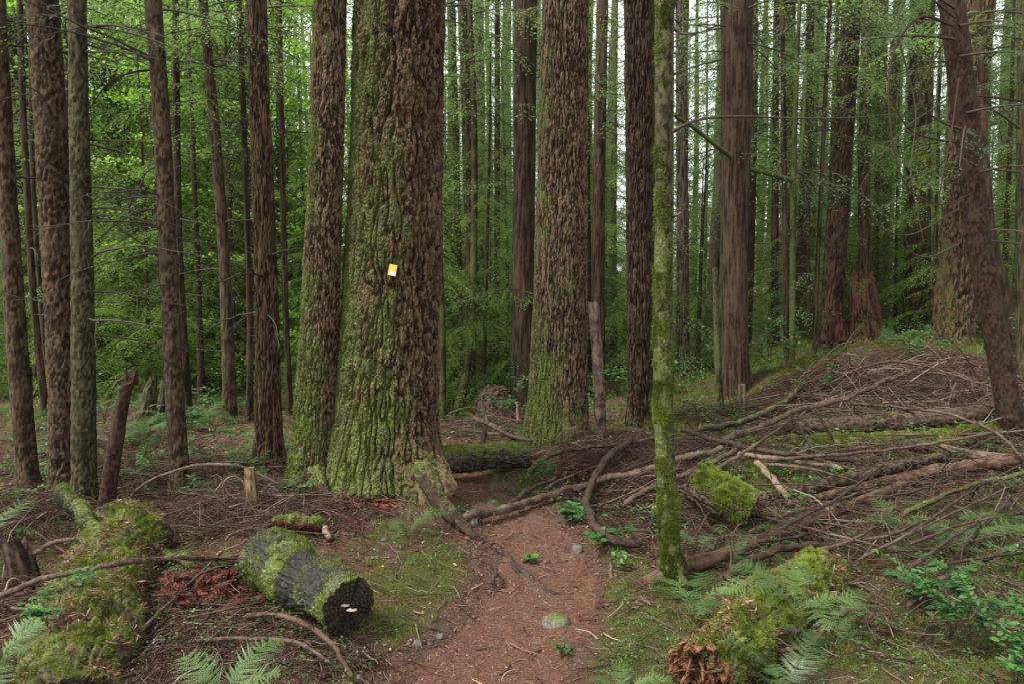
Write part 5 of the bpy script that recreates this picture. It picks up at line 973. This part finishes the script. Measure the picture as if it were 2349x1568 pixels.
CONL, SAPL, MAPL, DECL = 'tall background conifer standing in the depth of the forest behind the front row of trunks', 'young understory hemlock with drooping sprays between the background trunks', 'bright leaved maple glowing in the clearing at the back of the forest', 'slim'
con = []
for k in range(6):
    cr = conifer_crown(200 + k, [2.2, 4.5, 3.2, 6.0, 3.0, 5.0][k], 19, lambda u: (2.6 - 2.0 * u), 56, droop=.5, sp=.085, bl=.12, bw=.024, bsp=.26, hang=.5, spread=.5)
    con.append(proto_tree('conifer_tree', 'tree', 'background conifers', CONL, [.16, .22, .12, .26, .19, .14][k], 24, cr, M['hem' if k % 3 else 'ced'], k, M[['hemlock', 'dark', 'grey', 'cedar', 'grey', 'hemlock'][k]], deadz=(1.0, 6.0)))
sap = []
for k in range(5):
    cr = conifer_crown(300 + k, .35, [4.2, 3.2, 5.5, 2.4, 6.5][k], lambda u: (1.25 - 1.05 * u) * [1, .8, 1.2, .7, 1.3][k], [44, 36, 54, 30, 64][k], droop=.5, sp=.05, bl=.07, bw=.015, bsp=.27, hang=.5, spread=.55)
    sap.append(proto_tree('hemlock_sapling', 'sapling', 'understory hemlocks', SAPL, [.035, .03, .045, .025, .05][k], [5, 4, 6.2, 3, 7.2][k], cr, M['hem' if k % 2 else 'hemb'], 20 + k, M['dark']))
yng = []
for k in range(4):
    cr = conifer_crown(350 + k, [1.0, 2.2, .8, 3.0][k], [10, 13, 8.5, 14][k], lambda u: 2.0 - 1.6 * u, [62, 74, 56, 74][k], droop=.5, sp=.065, bl=.095, bw=.019, bsp=.26, hang=.55, spread=.55)
    yng.append(proto_tree('hemlock_tree', 'tree', 'young hemlocks', 'slim young hemlock with green sprays almost to the ground, behind the front trunks', [.06, .08, .05, .09][k], [11, 14, 9.5, 15][k], cr, M['hem' if k != 1 else 'hemb'], 50 + k, M['dark'], deadz=(.3, 2.5)))
mpl = []
for k in range(3):
    cr = maple_crown(400 + k, 1.2, 11, 2.6, 150, .056, 120); mpl.append(proto_tree('maple_tree', 'tree', 'bright maples', MAPL, .07, 9.5, cr, M['map'], 30 + k, M['lichen']))
placed = [(4.6 + .35 * i, 8.9 + .45 * j) for i in range(-2, 3) for j in range(6)]
def place(o, x, y, s, used, rot=None, zs=None):
    c = o if not used else copy_tree(o); c.location = (x, y, hz(x, y) - .05); c.scale = (s, s, zs or s); c.rotation_euler = (0, 0, RNG.random() * 6.283 if rot is None else rot); placed.append((x, y)); return c
def scatter(protos, n, y0, y1, s0, s1, rng, xr=(-1.0, 1.0), gap=1.1):
    used, cnt, tries = [False] * len(protos), 0, 0
    while cnt < n and tries < 20000:
        tries += 1; y = y0 + (y1 - y0) * rng.random() ** 1.15; x = rng.uniform(*xr) * (.70 * y + 1.0)
        if any((x - a) ** 2 + (y - b) ** 2 < (gap * (.6 + y / 40)) ** 2 for a, b in placed): continue
        k = cnt % len(protos); place(protos[k], x, y, rng.uniform(s0, s1), used[k]); used[k] = True; cnt += 1
r5 = np.random.default_rng(77)
scatter(con, 46, 15, 40, .8, 1.25, r5)
scatter(con, 80, 40, 85, .9, 1.4, r5)
scatter(mpl, 22, 14, 32, .8, 1.3, r5, (-1.0, -.30), .8)
scatter(yng, 105, 13, 45, .75, 1.3, r5, gap=.7)
scatter(yng, 150, 38, 90, 1.2, 2.2, r5, gap=.7)
scatter(sap, 190, 11, 36, .6, 1.3, r5, gap=.5)
# ------------------------------------------------------------------ sprays of green on the nearer trees
def green_branch(tree, p0, d, L, leafm='hem', bl=.035, bw=.012, droop=.3, sp=.05, seed=0, up0=.1, hang=.3, spread=.42, start=.15):
    rng = np.random.default_rng(seed); base = np.array(tree.location); mb = MB(); wood = []
    d = unit(np.array(d, float)); d0 = np.array([d[0], d[1], 0]) ; up0 = up0 + d[2]
    spray(mb, wood, np.array(p0) - base, d0, L, droop, rng, sp=sp, bl=bl, bw=bw, up0=up0, hang=hang, spread=spread, start=start)
    o = wood_obj(wood, 'branch', M['limb'], tree, 5); mb.obj('foliage', M[leafm], o)
trees = {t[0]['label']: t for t in T}
def near_tree(key): return [t[0] for l, t in trees.items() if key in l][0]
tE, tL, tF, tC, tW, tR = near_tree('red brown foot'), near_tree('smooth reddish'), near_tree('flared mossy foot'), near_tree('big cedar'), near_tree('wide dark brown trunk'), near_tree('cut by the right')
tP = near_tree('thin dark pole tree'); tN = near_tree('knobbly conifer with stub'); tG = near_tree('pressed against'); tS = near_tree('leaning slim brown')
for k, (t, px, py, Yd, d, L, lm) in enumerate([
    (tP, 565, 160, 9.2, (1, -.3, .05), 1.0, 'hemb'), (tP, 570, 175, 9.2, (.8, -.7, .1), .9, 'hemb'), (tP, 560, 230, 9.2, (-1, -.3, 0), .9, 'hem'), (tP, 568, 300, 9.2, (-.8, -.6, -.05), .8, 'hem'), (tP, 560, 90, 9.2, (1, -.2, .1), 1.0, 'hemb'), (tP, 560, 40, 9.2, (-1, -.3, .1), 1.1, 'hem'),
    (tE, 600, 70, 7.4, (1, -.2, .05), .8, 'hemb'), (tE, 600, 20, 7.4, (1, .1, .1), 1.0, 'hem'), (tE, 590, 30, 7.4, (-1, .3, .1), .9, 'hem'),
    (tW, 1190, 665, 10.4, (-.8, -.6, -.02), 1.1, 'ced'), (tW, 1195, 670, 10.4, (.4, -1, -.02), .8, 'ced'), (tW, 1185, 115, 10.4, (-1, -.3, -.05), .9, 'hem'), (tW, 1185, 420, 10.4, (-1, -.5, 0), .7, 'hem'), (tW, 1195, 40, 10.4, (.3, -1, -.1), 1.2, 'hem'), (tW, 1195, 240, 10.4, (.0, -1, -.2), .9, 'hem'),
    (tC, 1670, 120, 9.4, (-1, -.4, -.1), 1.0, 'hem'), (tC, 1665, 60, 9.4, (-1, -.2, -.05), 1.2, 'hemb'), (tC, 1670, 20, 9.4, (-.6, -.8, -.1), 1.0, 'hem'), (tC, 1715, 100, 9.4, (1, .3, -.1), .9, 'hem'),
    (tL, 2190, 90, 6.1, (-1, -.1, .02), 1.2, 'ced'), (tL, 2200, 130, 6.1, (1, -.2, .05), .9, 'ced'), (tL, 2215, 260, 6.1, (1, -.1, .15), 1.0, 'ced'), (tL, 2215, 290, 6.1, (-.5, -.8, -.3), .7, 'ced'), (tL, 2190, 20, 6.1, (-.8, -.5, .1), 1.0, 'ced'), (tL, 2200, 60, 6.1, (.9, .4, .2), 1.3, 'hem'),
    (tR, 2345, 90, 7.7, (-1, -.3, 0), .9, 'hem'), (tR, 2345, 190, 7.7, (-1, -.5, -.05), .8, 'ced'), (tR, 2345, 30, 7.7, (-1, .1, .05), 1.0, 'hemb'), (tR, 2345, 330, 7.7, (-1, -.2, -.05), .6, 'ced'),
    (tF, 2235, 80, 9.8, (-1, -.4, -.1), 1.4, 'hemb'), (tF, 2220, 150, 9.8, (-1, -.1, -.1), 1.6, 'hem'), (tF, 2215, 280, 9.8, (-1, -.3, -.1), 1.2, 'hem'), (tF, 2250, 60, 9.8, (1, -.1, -.1), 1.5, 'hem'), (tF, 2205, 420, 9.8, (-1, -.2, -.1), 1.0, 'hem'),
    (tN, 100, 20, 5.6, (.9, -.3, 0), .5, 'hem'), (tG, 178, 60, 5.4, (1, .1, -.1), .8, 'hem'), (tG, 178, 20, 5.4, (-1, .6, -.05), 1.0, 'hem'), (tS, 356, 20, 5.7, (1, .3, -.1), .9, 'hem')]):
    green_branch(t, at(px, py, Yd), d, L * 1.15, lm, seed=900 + k, bl=.05 if Yd > 8 else .036, bw=.02 if Yd > 8 else .013, sp=.055 if Yd > 8 else .04)
# boughs of the middle trunks that hang into the top of the picture
k = 0
for t_ in T:
    t, P_, r_, _ = t_; Yd = t.location.y
    if not (8.9 < Yd < 18.5) or t['category'] != 'tree': continue
    for b in range(9 if Yd < 13 else 7):
        k += 1; py = RNG.uniform(-70, 430) if b else RNG.uniform(-60, 80); zt = at(0, py, Yd)[2]; i = np.argmin(abs(P_[:, 2] - zt)); a = RNG.uniform(0, 6.283)
        green_branch(t, P_[i], (math.cos(a), math.sin(a), RNG.uniform(-.1, .05)), RNG.uniform(.8, 2.1) * (1.1 - py / 900), ['hem', 'hem', 'hemb', 'ced'][k % 4] if t.location.x > -1 else ['hemb', 'hem', 'hemb'][k % 3], seed=2000 + k, bl=.07, bw=.017, sp=.055, droop=RNG.uniform(.25, .55), hang=.5, spread=.5)
# bare hanging limbs on the right
for k, (t, pts, r0) in enumerate([
    (tL, [(2185, 60, 6.1), (2110, 40, 6.0), (2050, 120, 5.9), (2040, 260, 5.8), (2075, 420, 5.8), (2160, 470, 5.9), (2235, 440, 6.0)], .011),
    (tL, [(2190, 40, 6.1), (2100, -20, 6.0), (2060, 60, 5.9), (2100, 250, 5.9), (2090, 400, 5.8), (2120, 560, 5.8)], .009),
    (tL, [(2215, 300, 6.1), (2170, 285, 6.0), (2130, 260, 5.9), (2108, 232, 5.9)], .013), (tL, [(2200, 180, 6.1), (2180, 320, 5.9), (2150, 480, 5.9), (2140, 640, 5.9)], .008),
    (tF, [(2200, 480, 9.8), (2080, 540, 9.6), (1990, 500, 9.5), (1960, 430, 9.4)], .013), (tF, [(2200, 560, 9.8), (2130, 590, 9.6), (2085, 570, 9.6), (2070, 500, 9.5)], .012),
    (tF, [(2205, 330, 9.8), (2090, 300, 9.5), (2040, 200, 9.4), (2020, 60, 9.4)], .014), (tF, [(2210, 200, 9.8), (2140, 250, 9.5), (2070, 300, 9.4), (1990, 400, 9.3), (1960, 460, 9.3)], .012),
    (tR, [(2340, 295, 7.7), (2270, 250, 7.5), (2190, 248, 7.4)], .014), (tR, [(2340, 232, 7.7), (2260, 222, 7.5), (2190, 220, 7.4)], .013), (tR, [(2340, 395, 7.7), (2260, 388, 7.5), (2180, 385, 7.4)], .011), (tR, [(2340, 560, 7.7), (2270, 552, 7.5), (2220, 548, 7.4)], .010),
    (tG, [(186, 318, 5.5), (230, 322, 5.4), (310, 325, 5.3), (390, 335, 5.3)], .009), (tS, [(400, 620, 5.7), (340, 570, 5.6), (270, 520, 5.5), (235, 480, 5.5)], .012), (tS, [(378, 480, 5.7), (320, 485, 5.6), (260, 520, 5.5), (215, 560, 5.5)], .008), (tS, [(365, 160, 5.7), (310, 165, 5.6), (250, 190, 5.5), (205, 250, 5.5)], .009)]):
    limb(t, [at(*p) for p in pts], r0, r0 * .3, M['limb'] if k % 3 else M['twig'], 0, n=36, seg=6)


# ------------------------------------------------------------------ litter caught on the nurse logs
for lg, VV_, QQ_, nn in ((nl_, NV, NQ, 2600), (ln_, LV, LQ, 4200)):
    a4 = VV_[QQ_]; c4 = a4.mean(1); nz = unit(np.cross(a4[:, 2] - a4[:, 0], a4[:, 3] - a4[:, 1])); up = np.abs(nz[:, 2]) * (c4[:, 2] > np.median(c4[:, 2])) * S(fbm(c4 * 7, 3) * 1.5 + .4); kk = RNG.choice(len(QQ_), nn, p=up / up.sum())
    p = c4[kk] + np.array([0, 0, .008]) + RNG.normal(0, .006, (nn, 3)); d = unit(rnd_unit(nn) * [1, 1, .35]); sd = unit(np.cross(d, rnd_unit(nn))); V, Q = blades(p, d, sd, RNG.uniform(.012, .05, nn), RNG.uniform(.0015, .008, nn)); mb = MB(); mb.add(V, Q, tint=np.repeat(np.clip(RNG.normal(.5, .3, nn), 0, 1), 4)); tag(mb.obj('litter', M['litter'], lg, np.array(lg.location)), kind='stuff')
